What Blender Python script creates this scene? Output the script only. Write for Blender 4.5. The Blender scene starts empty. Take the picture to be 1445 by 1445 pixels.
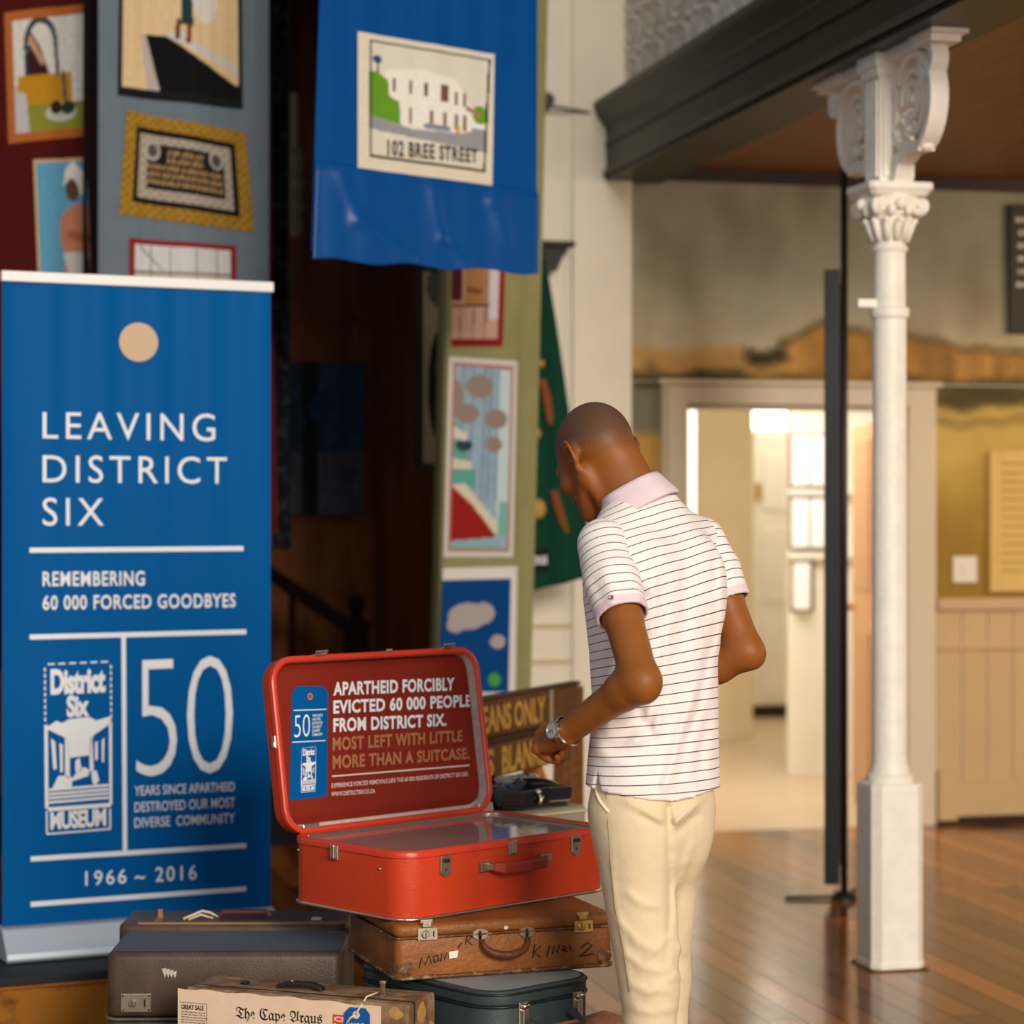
import bpy, bmesh, math, random
import numpy as np
from mathutils import Matrix, Vector
random.seed(7); np.random.seed(7)
R = math.radians
SC = bpy.context.scene
COL = SC.collection
# ------------------------------------------------------------------ camera, world, light, exposure
FPX, CAMZ = 3300.0, 1.49
cam_d = bpy.data.cameras.new('camera'); cam = bpy.data.objects.new('camera', cam_d); COL.objects.link(cam)
cam.location = (0, 0, CAMZ); cam.rotation_euler = (R(90), 0, 0)
cam_d.sensor_width = 36; cam_d.lens = FPX / 1445 * 36
cam_d.dof.use_dof = True; cam_d.dof.focus_distance = 5.15; cam_d.dof.aperture_fstop = 2.8
cam_d.clip_start = .05; cam_d.clip_end = 100
SC.camera = cam
SC.view_settings.view_transform = 'Standard'; SC.view_settings.look = 'None'
SC.view_settings.gamma = 1; SC.view_settings.use_curve_mapping = False
SC.view_settings.exposure = 0.0
wd = bpy.data.worlds.new('world'); SC.world = wd; wd.use_nodes = True
wd.node_tree.nodes['Background'].inputs[0].default_value = (.86, .92, 1, 1)
wd.node_tree.nodes['Background'].inputs[1].default_value = .25

def area(name, loc, target, sx, sy, power, color):
    d = bpy.data.lights.new(name, 'AREA'); d.shape = 'RECTANGLE'; d.size = sx; d.size_y = sy
    d.energy = power; d.color = color
    o = bpy.data.objects.new(name, d); COL.objects.link(o); o.location = loc
    o.rotation_euler = (Vector(target) - Vector(loc)).to_track_quat('-Z', 'Y').to_euler()
    return o
area('high_window_light', (3.8, -8, 5.3), (.4, 7.5, 1.6), 2.6, 2.6, 1250, (1, .89, .76))
area('tall_window_light', (4.8, -2.6, 3.2), (0.2, 6.0, 1.0), 2.0, 2.6, 400, (1, .87, .72))
area('hall_window_light', (-3.0, -2.0, 4.0), (-.5, 6.5, 1.2), 2.5, 3, 70, (.88, .94, 1))

# ------------------------------------------------------------------ helpers
def srgb(r, g, b):
    f = lambda c: (c / 255 / 12.92) if c / 255 <= .04045 else ((c / 255 + .055) / 1.055) ** 2.4
    return (f(r), f(g), f(b), 1.0)

def mat(name, rgb, rough=.6, metal=0, spec=.5, var=.0, vscale=8, bump=0, bscale=60, stretch=(1, 1, 1), rgb2=None, coat=0, sheen=0, trans=0, attr=None, emit=0, thr=None, ior=1.45):
    m = bpy.data.materials.new(name); m.use_nodes = True
    nt = m.node_tree; b = nt.nodes['Principled BSDF']; L = nt.links.new
    b.inputs['Roughness'].default_value = rough; b.inputs['IOR'].default_value = ior; b.inputs['Metallic'].default_value = metal
    b.inputs['Specular IOR Level'].default_value = spec
    b.inputs['Coat Weight'].default_value = coat; b.inputs['Sheen Weight'].default_value = sheen
    b.inputs['Transmission Weight'].default_value = trans
    c = srgb(*rgb); b.inputs['Base Color'].default_value = c
    if emit:
        b.inputs['Emission Color'].default_value = c; b.inputs['Emission Strength'].default_value = emit
    src = None
    if attr:
        a = nt.nodes.new('ShaderNodeAttribute'); a.attribute_name = attr; src = a.outputs['Color']
        L(src, b.inputs['Base Color'])
    if var or rgb2 or bump:
        tc = nt.nodes.new('ShaderNodeTexCoord'); mp = nt.nodes.new('ShaderNodeMapping')
        mp.inputs['Scale'].default_value = stretch; L(tc.outputs['Object'], mp.inputs['Vector'])
    if var or rgb2:
        n = nt.nodes.new('ShaderNodeTexNoise'); n.inputs['Scale'].default_value = vscale; n.inputs['Detail'].default_value = 6
        n.inputs['Roughness'].default_value = .62
        L(mp.outputs['Vector'], n.inputs['Vector'])
        rp = nt.nodes.new('ShaderNodeValToRGB'); L(n.outputs['Fac'], rp.inputs['Fac'])
        lo, hi = thr if thr else (.3, .7)
        rp.color_ramp.elements[0].position = lo; rp.color_ramp.elements[1].position = hi
        if rgb2:
            rp.color_ramp.elements[0].color = c; rp.color_ramp.elements[1].color = srgb(*rgb2)
            L(rp.outputs['Color'], b.inputs['Base Color'])
        else:
            rp.color_ramp.elements[0].color = (1 - var,) * 3 + (1,); rp.color_ramp.elements[1].color = (1 + var * .6,) * 3 + (1,)
            mx = nt.nodes.new('ShaderNodeMix'); mx.data_type = 'RGBA'; mx.blend_type = 'MULTIPLY'; mx.inputs[0].default_value = 1
            if src: L(src, mx.inputs[6])
            else: mx.inputs[6].default_value = c
            L(rp.outputs['Color'], mx.inputs[7]); L(mx.outputs[2], b.inputs['Base Color'])
    if bump:
        n2 = nt.nodes.new('ShaderNodeTexNoise'); n2.inputs['Scale'].default_value = bscale; n2.inputs['Detail'].default_value = 3
        L(mp.outputs['Vector'], n2.inputs['Vector'])
        bp = nt.nodes.new('ShaderNodeBump'); bp.inputs['Strength'].default_value = bump; bp.inputs['Distance'].default_value = .01
        L(n2.outputs['Fac'], bp.inputs['Height']); L(bp.outputs['Normal'], b.inputs['Normal'])
    return m

class MB:
    def __init__(s): s.v = []; s.f = []; s.mi = []; s.col = None
    def add(s, vs, fs, mi=0):
        o = len(s.v); s.v.extend(tuple(map(float, p)) for p in vs)
        for f in fs: s.f.append(tuple(o + i for i in f)); s.mi.append(mi)
        return s
    def box(s, x0, x1, y0, y1, z0, z1, mi=0, M=None):
        vs = [Vector((x, y, z)) for z in (z0, z1) for y in (y0, y1) for x in (x0, x1)]
        if M is not None: vs = [M @ p for p in vs]
        return s.add(vs, [(0, 2, 3, 1), (4, 5, 7, 6), (0, 1, 5, 4), (2, 6, 7, 3), (0, 4, 6, 2), (1, 3, 7, 5)], mi)
    def loft(s, loops, cap0=True, cap1=True, mi=0, closed=True):
        n = len(loops[0]); vs = [p for l in loops for p in l]; fs = []
        for k in range(len(loops) - 1):
            for i in range(n if closed else n - 1):
                j = (i + 1) % n
                fs.append((k * n + i, k * n + j, (k + 1) * n + j, (k + 1) * n + i))
        if cap0: fs.append(tuple(range(n))[::-1])
        if cap1: fs.append(tuple((len(loops) - 1) * n + i for i in range(n)))
        return s.add(vs, fs, mi)
    def lathe(s, prof, c=(0, 0, 0), n=32, mi=0, M=None, rot=0):
        loops = []
        for r, z in prof:
            l = [Vector((c[0] + r * math.cos(2 * math.pi * i / n + rot), c[1] + r * math.sin(2 * math.pi * i / n + rot), c[2] + z)) for i in range(n)]
            if M is not None: l = [M @ p for p in l]
            loops.append(l)
        return s.loft(loops, mi=mi)
    def tube(s, pts, r, n=8, mi=0, closed=False, flat=None):
        pts = [Vector(p) for p in pts]; N = len(pts); loops = []
        rr = r if hasattr(r, '__len__') else [r] * N
        prev = None
        for i, p in enumerate(pts):
            if closed: t = pts[(i + 1) % N] - pts[i - 1]
            else: t = pts[min(i + 1, N - 1)] - pts[max(i - 1, 0)]
            t.normalize()
            ref = flat if flat is not None else (prev if prev is not None else (Vector((0, 0, 1)) if abs(t.z) < .9 else Vector((1, 0, 0))))
            ref = Vector(ref); x = ref - t * ref.dot(t)
            if x.length < 1e-6: x = t.orthogonal()
            x.normalize(); y = t.cross(x); prev = x
            if flat is not None:
                w, h = rr[i] if hasattr(rr[i], '__len__') else (rr[i], rr[i])
                loops.append([p + x * a * w + y * b * h for a, b in ((1, 1), (-1, 1), (-1, -1), (1, -1))])
            else:
                loops.append([p + (x * math.cos(2 * math.pi * k / n) + y * math.sin(2 * math.pi * k / n)) * rr[i] for k in range(n)])
        if closed: loops.append(loops[0]); return s.loft(loops, False, False, mi)
        return s.loft(loops, True, True, mi)
    def prism(s, pts, axis, a0, a1, mi=0):
        """pts 2-D outline extruded along axis ('x','y','z')"""
        def P(p, a): return {'x': (a, p[0], p[1]), 'y': (p[0], a, p[1]), 'z': (p[0], p[1], a)}[axis]
        return s.loft([[P(p, a0) for p in pts], [P(p, a1) for p in pts]], mi=mi)
    def sphere(s, c, r, mi=0, n=16, m=10, M=None):
        rx, ry, rz = r if hasattr(r, '__len__') else (r, r, r)
        loops = []
        for k in range(m + 1):
            a = -math.pi / 2 + math.pi * min(max(k / m, .004), .996)
            l = [Vector((rx * math.cos(a) * math.cos(2 * math.pi * i / n), ry * math.cos(a) * math.sin(2 * math.pi * i / n), rz * math.sin(a))) for i in range(n)]
            if M is not None: l = [M @ p for p in l]
            loops.append([p + Vector(c) for p in l])
        return s.loft(loops, mi=mi)
    def obj(s, name, mats, parent=None, smooth=False, bevel=0, fix=True, M=None, angle=None):
        me = bpy.data.meshes.new(name); me.from_pydata(s.v, [], s.f)
        mats = mats if isinstance(mats, (list, tuple)) else [mats]
        for m in mats: me.materials.append(m)
        me.polygons.foreach_set('material_index', s.mi)
        if fix:
            bm = bmesh.new(); bm.from_mesh(me); bmesh.ops.recalc_face_normals(bm, faces=bm.faces); bm.to_mesh(me); bm.free()
        if smooth: me.polygons.foreach_set('use_smooth', [True] * len(me.polygons))
        if s.col is not None:
            at = me.color_attributes.new('Col', 'FLOAT_COLOR', 'POINT'); at.data.foreach_set('color', np.asarray(s.col, np.float32).ravel())
        o = bpy.data.objects.new(name, me); COL.objects.link(o)
        if parent is not None: o.parent = parent
        if M is not None: o.matrix_local = M
        if smooth and angle: me.set_sharp_from_angle(angle=R(angle))
        if bevel:
            b = o.modifiers.new('edge', 'BEVEL'); b.width = bevel; b.segments = 2; b.limit_method = 'ANGLE'; b.angle_limit = R(40)
            if smooth is False: pass
        return o

def thing(name, label, cat, loc=(0, 0, 0), rz=0, group=None):
    o = bpy.data.objects.new(name, None); COL.objects.link(o); o.empty_display_size = .1
    o.location = loc; o.rotation_euler = (0, 0, rz); tag(o, label, cat, group); return o
def tag(o, label, cat, group=None):
    o['label'] = label; o['category'] = cat
    if group: o['group'] = group
    return o
def struct(o): o['kind'] = 'structure'; return o
def frame(loc, rz): return Matrix.Translation(Vector(loc)) @ Matrix.Rotation(rz, 4, 'Z')
def pl(px, py, M, y=0.0):
    """point of the plane local-y = y of frame M that is seen at (px, py): local (x, z)"""
    Mi = M.inverted(); o = Mi @ Vector((0, 0, CAMZ)); d = Mi.to_3x3() @ Vector(((px - 722.5) / FPX, 1, -(py - 722.5) / FPX))
    t = (y - o.y) / d.y; p = o + d * t
    return p.x, p.z
def rr(x0, x1, y0, y1, r, n=6):
    out = []
    for cx, cy, a in ((x1 - r, y1 - r, 0), (x0 + r, y1 - r, 90), (x0 + r, y0 + r, 180), (x1 - r, y0 + r, 270)):
        for k in range(n + 1):
            t = R(a + 90 * k / n); out.append((cx + r * math.cos(t), cy + r * math.sin(t)))
    return out
def rbox(mb, x0, x1, y0, y1, z0, z1, r, e=.012, n=6, mi=0):
    """box with a rounded plan outline and softened top and bottom edges"""
    loops = []
    for k in range(4):
        t = R(90 * k / 3); i = e * (1 - math.sin(t)); z = z0 + e * (1 - math.cos(t))
        loops.append([(x, y, z) for x, y in rr(x0 + i, x1 - i, y0 + i, y1 - i, max(r - i, .002), n)])
    for k in range(4):
        t = R(90 * k / 3); i = e * (1 - math.cos(t)); z = z1 - e + e * math.sin(t)
        loops.append([(x, y, z) for x, y in rr(x0 + i, x1 - i, y0 + i, y1 - i, max(r - i, .002), n)])
    return mb.loft(loops, mi=mi)

_tx = {}
def glyphs(s, bold=0, space=1.0, shear=0):
    key = (s, bold, space, shear)
    if key in _tx: return _tx[key]
    cu = bpy.data.curves.new('t', 'FONT'); cu.body = s; cu.offset = bold; cu.space_character = space; cu.resolution_u = 4; cu.shear = shear
    ob = bpy.data.objects.new('t', cu); COL.objects.link(ob)
    dg = bpy.context.evaluated_depsgraph_get(); dg.update(); ev = ob.evaluated_get(dg); me = ev.to_mesh()
    v = np.array([p.co[:2] for p in me.vertices]); f = [tuple(p.vertices) for p in me.polygons]
    ev.to_mesh_clear(); bpy.data.objects.remove(ob); bpy.data.curves.remove(cu)
    v -= v.min(0); v /= np.maximum(v.max(0), 1e-6)
    _tx[key] = (v, f); return v, f
def text(mb, s, q, y=0.0, bold=0, space=1.0, shear=0, mi=0, disp=None):
    """lettering fitted into the quad q = local (x,z) corners bottom-left, bottom-right, top-right, top-left, facing -y"""
    v, f = glyphs(s, bold, space, shear); a, b, c, d = [np.array(p) for p in q]
    out = []
    for u, w in v:
        p = (a * (1 - u) + b * u) * (1 - w) + (d * (1 - u) + c * u) * w
        out.append((p[0], y + (disp(p[0], p[1]) if disp else 0), p[1]))
    mb.add(out, f, mi)
def flat(mb, pts, y, mi=0): mb.add([(x, y, z) for x, z in pts], [tuple(range(len(pts)))], mi)

class Pic:
    def __init__(s, nx, ny, bg):
        s.nx, s.ny = nx, ny; s.a = np.zeros((ny, nx, 3)); s.a[:] = srgb(*bg)[:3]
        s.U, s.V = np.meshgrid(np.linspace(0, 1, nx), np.linspace(0, 1, ny))
    def poly(s, pts, c):
        m = np.zeros(s.U.shape, bool); n = len(pts)
        for i in range(n):
            x0, y0 = pts[i]; x1, y1 = pts[(i + 1) % n]
            if y0 == y1: continue
            k = ((y0 > s.V) != (y1 > s.V)) & (s.U < (x1 - x0) * (s.V - y0) / (y1 - y0) + x0); m ^= k
        s.a[m] = srgb(*c)[:3]; return s
    def rect(s, x0, y0, x1, y1, c): s.a[(s.U >= x0) & (s.U <= x1) & (s.V >= y0) & (s.V <= y1)] = srgb(*c)[:3]; return s
    def ell(s, cx, cy, rx, ry, c, hole=0):
        d = ((s.U - cx) / rx) ** 2 + ((s.V - cy) / ry) ** 2; s.a[(d <= 1) & (d >= hole)] = srgb(*c)[:3]; return s
    def line(s, x0, y0, x1, y1, w, c):
        dx, dy = x1 - x0, y1 - y0; t = np.clip(((s.U - x0) * dx + (s.V - y0) * dy) / (dx * dx + dy * dy), 0, 1)
        s.a[np.hypot(s.U - x0 - t * dx, s.V - y0 - t * dy) < w] = srgb(*c)[:3]; return s
    def border(s, w, c, wy=None):
        wy = wy or w; s.a[(s.U < w) | (s.U > 1 - w) | (s.V < wy) | (s.V > 1 - wy)] = srgb(*c)[:3]; return s
    def noise(s, amp, k=4):
        n = np.random.rand(s.ny // k + 2, s.nx // k + 2); n = np.kron(n, np.ones((k, k)))[:s.ny, :s.nx]
        s.a *= (1 + amp * (n - .5))[..., None]; return s
    def mesh(s, name, q, y, m, parent, disp=None):
        a, b, c, d = [np.array(p) for p in q]; mb = MB()
        vs = []
        for j in range(s.ny):
            for i in range(s.nx):
                u, w = i / (s.nx - 1), j / (s.ny - 1)
                p = (a * (1 - u) + b * u) * (1 - w) + (d * (1 - u) + c * u) * w
                vs.append((p[0], y + (disp(p[0], p[1]) if disp else 0), p[1]))
        n = s.nx
        mb.add(vs, [(j * n + i, j * n + i + 1, (j + 1) * n + i + 1, (j + 1) * n + i) for j in range(s.ny - 1) for i in range(n - 1)])
        mb.col = np.concatenate([s.a.reshape(-1, 3), np.ones((s.nx * s.ny, 1))], 1)
        return mb.obj(name, m, parent, fix=False, smooth=True)

def cloth(name, m, parent, xl, xr, z0, z1, disp, nx=60, nz=60, th=.003, zb=None):
    """hanging sheet: xl(z), xr(z) edges, disp(x,z) folds; two faces and real thickness"""
    mb = MB(); n = nx
    for side in (0, th):
        vs = []
        for j in range(nz):
            w = j / (nz - 1)
            for i in range(nx):
                u = i / (nx - 1); lo = zb(u) if zb else z0; z = lo + (z1 - lo) * w
                x = xl(z) * (1 - u) + xr(z) * u
                vs.append((x, disp(x, z) + side, z))
        mb.add(vs, [(j * n + i, j * n + i + 1, (j + 1) * n + i + 1, (j + 1) * n + i) for j in range(nz - 1) for i in range(n - 1)])
    N = nx * nz
    ring = [i for i in range(nx)] + [j * n + n - 1 for j in range(1, nz)] + [(nz - 1) * n + i for i in range(nx - 2, -1, -1)] + [j * n for j in range(nz - 2, 0, -1)]
    for k in range(len(ring)):
        p, q = ring[k], ring[(k + 1) % len(ring)]
        mb.f.append((p, q, q + N, p + N)); mb.mi.append(0)
    return mb.obj(name, m, parent, smooth=True, angle=50)
def cst(v): return lambda z: v

# ------------------------------------------------------------------ materials
M = {}
M['plaster'] = mat('cream_plaster', (246, 239, 220), .75, var=.06, vscale=3, bump=.15, bscale=25)
M['cream'] = mat('cream_paint', (214, 196, 160), .5, var=.05, vscale=4)
M['dado'] = mat('dado_paint', (206, 176, 130), .45, var=.05, vscale=5)
M['white'] = mat('white_gloss_paint', (240, 232, 214), .35, var=.04, vscale=9)
M['white_worn'] = mat('chalky_white_paint', (250, 244, 230), .45, var=.08, vscale=14, bump=.2, bscale=70)
M['mural'] = mat('mural_paint', (255, 255, 255), .7, attr='Col', var=.10, vscale=7)
M['beam'] = mat('dark_gallery_paint', (38, 33, 25), .4, spec=.3, var=.2, vscale=5, stretch=(1, .2, 1))
M['soffit'] = mat('varnished_ceiling_board', (116, 78, 28), .45, rgb2=(158, 108, 44), vscale=6, stretch=(9, .5, 1))
M['darktrim'] = mat('dark_red_trim', (42, 20, 12), .5)
M['black'] = mat('black_metal', (24, 27, 26), .4)
M['blackpaint'] = mat('black_paint', (20, 20, 22), .45, var=.2)
M['iron'] = mat('painted_cast_iron', (228, 220, 210), .55, var=.15, vscale=20)
M['wooddark'] = mat('dark_stage_panelling', (44, 23, 9), .6, rgb2=(128, 72, 22), vscale=2.0, spec=.15, stretch=(1.2, 1, .25))
M['wood'] = mat('brown_bench_wood', (92, 54, 20), .45, rgb2=(128, 80, 32), vscale=8, stretch=(1, 8, 8))
M['woodorange'] = mat('orange_varnished_wood', (168, 96, 28), .4, rgb2=(196, 122, 42), vscale=8, stretch=(6, 6, 1))
M['knotty'] = mat('knotty_wood', (70, 42, 12), .4, rgb2=(180, 116, 34), vscale=5, stretch=(1.4, 1, 2.2), thr=(.33, .5))
M['stagetop'] = mat('dark_slate_cloth', (40, 42, 46), .7, var=.15)
M['banner'] = mat('printed_banner_vinyl', (0, 89, 156), .5, spec=.05)
M['print'] = mat('white_print', (232, 236, 240), .5)
M['tanprint'] = mat('tan_print', (204, 176, 146), .6)
M['alu'] = mat('brushed_aluminium', (196, 208, 220), .4, metal=.25, spec=.5)
M['whitebar'] = mat('white_rail', (240, 240, 238), .35)
M['pict'] = mat('embroidered_cloth', (255, 255, 255), .85, spec=.2, attr='Col', var=.1, vscale=120, bump=.3, bscale=300)
M['maroon'] = mat('maroon_cloth', (76, 19, 17), .9, spec=.15, var=.15, vscale=9, bump=.2, bscale=300)
M['greycloth'] = mat('blue_grey_cloth', (108, 122, 132), .9, spec=.15, var=.08, vscale=9, bump=.2, bscale=300)
M['bluecloth'] = mat('royal_blue_satin', (0, 74, 142), .6, spec=.1, var=.06, vscale=7)
M['bluehem'] = mat('royal_blue_satin_hem', (0, 74, 142), .33, spec=.3, var=.05, vscale=7)
M['olive'] = mat('olive_cloth', (148, 142, 96), .9, spec=.15, var=.08, vscale=8, bump=.2, bscale=300)
M['green'] = mat('dark_green_cloth', (14, 66, 48), .85, spec=.2, var=.15, vscale=8)
M['navy'] = mat('navy_patterned_cloth', (14, 18, 26), .9, rgb2=(52, 60, 52), vscale=22, thr=(.5, .75), spec=.1)
M['redcase'] = mat('red_leatherette', (204, 64, 28), .42, spec=.4, bump=.25, bscale=420, var=.04, vscale=30)
M['redrim'] = mat('red_plastic_rim', (206, 60, 34), .32, spec=.5)
M['redpanel'] = mat('printed_dark_red_cloth', (128, 34, 18), .7, spec=.25, bump=.15, bscale=300)
M['lining'] = mat('pale_quilted_lining', (196, 180, 172), .7, var=.18, vscale=40, bump=.4, bscale=60)
M['chrome'] = mat('silver_metal', (210, 200, 180), .25, metal=1)
M['brass'] = mat('worn_brass', (200, 164, 92), .35, metal=1, var=.2, vscale=60)
M['nickel'] = mat('dull_nickel', (176, 166, 146), .38, metal=.9, var=.2, vscale=60)
M['darkmetal'] = mat('tarnished_metal', (70, 64, 54), .4, metal=.8)
M['redhandle'] = mat('red_brown_handle', (150, 46, 28), .45)
M['brownfibre'] = mat('brown_fibreboard', (112, 64, 22), .5, rgb2=(160, 96, 36), vscale=7, bump=.3, bscale=90)
M['leatheredge'] = mat('scuffed_leather_edge', (96, 60, 30), .55, rgb2=(176, 142, 104), vscale=45, thr=(.5, .72), bump=.4, bscale=90)
M['brownleather'] = mat('dark_brown_leather', (64, 50, 40), .42, rgb2=(100, 80, 66), vscale=6, thr=(.4, .8), bump=.14, bscale=200)
M['slate'] = mat('slate_canvas', (84, 92, 102), .7, var=.2, vscale=14, stretch=(1, 5, 1))
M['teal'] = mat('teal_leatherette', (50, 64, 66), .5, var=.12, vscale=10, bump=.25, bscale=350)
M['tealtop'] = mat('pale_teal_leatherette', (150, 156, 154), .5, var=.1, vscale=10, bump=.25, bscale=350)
M['card'] = mat('worn_brown_card', (110, 80, 52), .75, rgb2=(160, 128, 96), vscale=12, bump=.4, bscale=60, thr=(.4, .65))
M['news'] = mat('yellowed_newsprint', (226, 200, 172), .8, var=.08, vscale=14)
M['ink'] = mat('black_ink', (34, 30, 28), .8)
M['greyink'] = mat('grey_newsprint_ink', (122, 108, 94), .8)
M['redink'] = mat('red_ink', (206, 72, 50), .8)
M['handle_black'] = mat('black_leather_handle', (36, 30, 26), .5, bump=.3, bscale=200)
M['handle_brown'] = mat('brown_leather_handle', (96, 54, 34), .4, bump=.3, bscale=150)
M['bluetag'] = mat('blue_card_tag', (0, 84, 158), .6)
M['string'] = mat('pale_string', (220, 200, 170), .9)
M['patent'] = mat('black_patent_leather', (10, 14, 18), .12, spec=.6, coat=.5)
M['greycase'] = mat('worn_grey_case', (150, 140, 118), .5, var=.15, vscale=20)
M['gold'] = mat('gold_lettering', (186, 140, 62), .6)
M['paper'] = mat('white_paper', (228, 222, 212), .8, var=.05)
M['leatherbag'] = mat('tan_leather', (120, 74, 50), .55, rgb2=(166, 116, 88), vscale=16, bump=.3, bscale=120)
# ================================================================== ROOM (room frame: x along the mural wall, y into it, z up)
TH = math.atan(.24); FR = frame((.413, 10.6, 0), TH)
def S(px, t, py=722): return pl(px, py, FR, t)[0]
def Zr(px, py, t): return pl(px, py, FR, t)[1]
def room(mb, name, m, **k):
    o = mb.obj(name, m, None, M=FR, **k); return o
WT = .17                                    # face of the mural wall
CZ = 3.08                                   # gallery soffit
BZ0, BZ1 = 2.985, 3.24
# floor: boards run along local y
def floor_mat():
    m = bpy.data.materials.new('varnished_floorboards'); m.use_nodes = True; nt = m.node_tree; N = nt.nodes.new; L = nt.links.new
    b = nt.nodes['Principled BSDF']
    tc = N('ShaderNodeTexCoord'); sx = N('ShaderNodeSeparateXYZ'); L(tc.outputs['Object'], sx.inputs[0])
    def mth(op, a, v=None):
        n = N('ShaderNodeMath'); n.operation = op
        if hasattr(a, 'links'): L(a, n.inputs[0])
        else: n.inputs[0].default_value = a
        if v is not None:
            if hasattr(v, 'links'): L(v, n.inputs[1])
            else: n.inputs[1].default_value = v
        return n.outputs[0]
    xs = mth('DIVIDE', sx.outputs['X'], .112); pid = mth('FLOOR', xs); fx = mth('FRACT', xs)
    wn = N('ShaderNodeTexWhiteNoise'); wn.noise_dimensions = '1D'; L(pid, wn.inputs['W'])
    ys = mth('ADD', mth('DIVIDE', sx.outputs['Y'], 2.4), wn.outputs['Value']); fy = mth('FRACT', ys)
    wn2 = N('ShaderNodeTexWhiteNoise'); wn2.noise_dimensions = '2D'
    cb = N('ShaderNodeCombineXYZ'); L(pid, cb.inputs[0]); L(mth('FLOOR', ys), cb.inputs[1]); L(cb.outputs[0], wn2.inputs['Vector'])
    mp = N('ShaderNodeMapping'); mp.inputs['Scale'].default_value = (7, .5, 1); L(tc.outputs['Object'], mp.inputs[0])
    nz = N('ShaderNodeTexNoise'); nz.inputs['Scale'].default_value = 2.2; nz.inputs['Detail'].default_value = 6; L(mp.outputs[0], nz.inputs['Vector'])
    f = mth('ADD', mth('MULTIPLY', wn2.outputs['Value'], .7), mth('MULTIPLY', nz.outputs['Fac'], .3))
    rp = N('ShaderNodeValToRGB'); L(f, rp.inputs[0])
    rp.color_ramp.elements[0].position = .15; rp.color_ramp.elements[0].color = srgb(76, 42, 18)
    rp.color_ramp.elements[1].position = .85; rp.color_ramp.elements[1].color = srgb(172, 100, 38)
    gx = mth('LESS_THAN', fx, .05); gy = mth('LESS_THAN', fy, .003); g = mth('MAXIMUM', gx, gy)
    mx = N('ShaderNodeMix'); mx.data_type = 'RGBA'; L(g, mx.inputs[0]); L(rp.outputs[0], mx.inputs[6]); mx.inputs[7].default_value = srgb(26, 15, 8)
    L(mx.outputs[2], b.inputs['Base Color'])
    L(mth('ADD', mth('MULTIPLY', nz.outputs['Fac'], .14), .10), b.inputs['Roughness']); b.inputs['IOR'].default_value = 1.45; L(mth('SUBTRACT', .5, mth('MULTIPLY', g, .38)), b.inputs['Specular IOR Level'])
    bp = N('ShaderNodeBump'); bp.inputs['Strength'].default_value = .5; bp.inputs['Distance'].default_value = .003; L(mth('SUBTRACT', 1.0, g), bp.inputs['Height']); L(bp.outputs[0], b.inputs['Normal'])
    return m
struct(room(MB().box(-9, 8, -13, WT, -.1, 0), 'floor', floor_mat()))

sl, srt = S(966, WT), S(1277, WT)           # door opening
dz = Zr(1100, 572, WT)
LX0 = -.62                                 # left end of the pier beside the stage recess
wb = MB()
wb.box(.0, sl, WT, WT + .16, 0, 6).box(srt, 7.5, WT, WT + .16, 0, 6).box(sl, srt, WT, WT + .16, dz, 6)
struct(room(wb, 'wall_back', M['plaster']))
pier = MB().box(LX0, .124, -.02, .32, 0, 6)
xr = S(806, -.02)
pier.box(xr, .124, -.045, -.02, 0, 6)
struct(room(pier, 'wall_pier', M['plaster'], bevel=.01))
# horizontal boards on the lower part of the pier
pd = MB()
for a, b_ in ((880, 886), (930, 936)): pd.box(LX0, xr, -.035, -.02, Zr(790, b_, -.02), Zr(790, a, -.02))
struct(room(pd, 'trim_1', M['cream'], bevel=.005))
# stage recess
struct(room(MB().box(-9, LX0, 2.4, 2.55, 0, 5), 'wall_recess', M['wooddark']))
struct(room(MB().box(LX0, LX0 + .1, .32, 2.4, 0, 5), 'wall_recess_side', M['wooddark']))
struct(room(MB().box(-9, LX0, .1, 2.55, 4.6, 4.75), 'ceiling_recess_unseen', M['darktrim']))  # unseen ceiling, added to keep the recess dark
struct(room(MB().box(-9, LX0 - .02, WT + .0, 2.4, -.1, 0), 'floor_recess', M['stagetop']))
tb = MB()
for px in (440, 500, 553): tb.box(S(px - 5, 2.36), S(px + 5, 2.36), 2.37, 2.4, 0, 3.4)
for py in (830, 450): tb.box(S(385, 2.36), LX0, 2.37, 2.4, Zr(500, py + 6, 2.37), Zr(500, py - 6, 2.37))
struct(room(tb, 'trim_2', M['wooddark']))

# gallery: soffit, dark trim, beam with cornice
struct(room(MB().box(.05, 7.5, -5.0, WT, CZ, CZ + .1), 'ceiling', M['soffit']))
struct(room(MB().box(.27, 7.5, WT - .05, WT, CZ - .055, CZ), 'trim_3', M['darktrim']))
prof = [(0, BZ0), (.27, BZ0), (.27, CZ), (.22, CZ), (.22, BZ1 + .1), (-.055, BZ1 + .1), (-.06, BZ1 + .07), (-.045, BZ1 + .055), (-.045, BZ1 + .04), (-.012, BZ1 - .01), (0, BZ1 - .02)]
struct(room(MB().prism(prof, 'y', -5.0, WT - .17), 'trim_4', M['beam']))
bm2 = MB().prism([(-.014, BZ0 + .02), (.0, BZ0 + .02), (.0, BZ0 + .05), (-.008, BZ0 + .05)], 'y', -5.0, 0)
bm2.prism([(-.008, BZ1 - .1), (.0, BZ1 - .1), (.0, BZ1 - .085), (-.008, BZ1 - .09)], 'y', -5.0, 0)
struct(room(bm2, 'trim_5', M['beam']))

struct(room(MB().box(.128, 7, WT - .02, WT, CZ + .12, 5.5), 'wall_gallery', M['wooddark']))
struct(room(MB().box(-9, LX0, .0, .12, 4.35, 6), 'wall_header_unseen', M['plaster']))  # unseen wall over the opening, added to keep world light out of the recess
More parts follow.
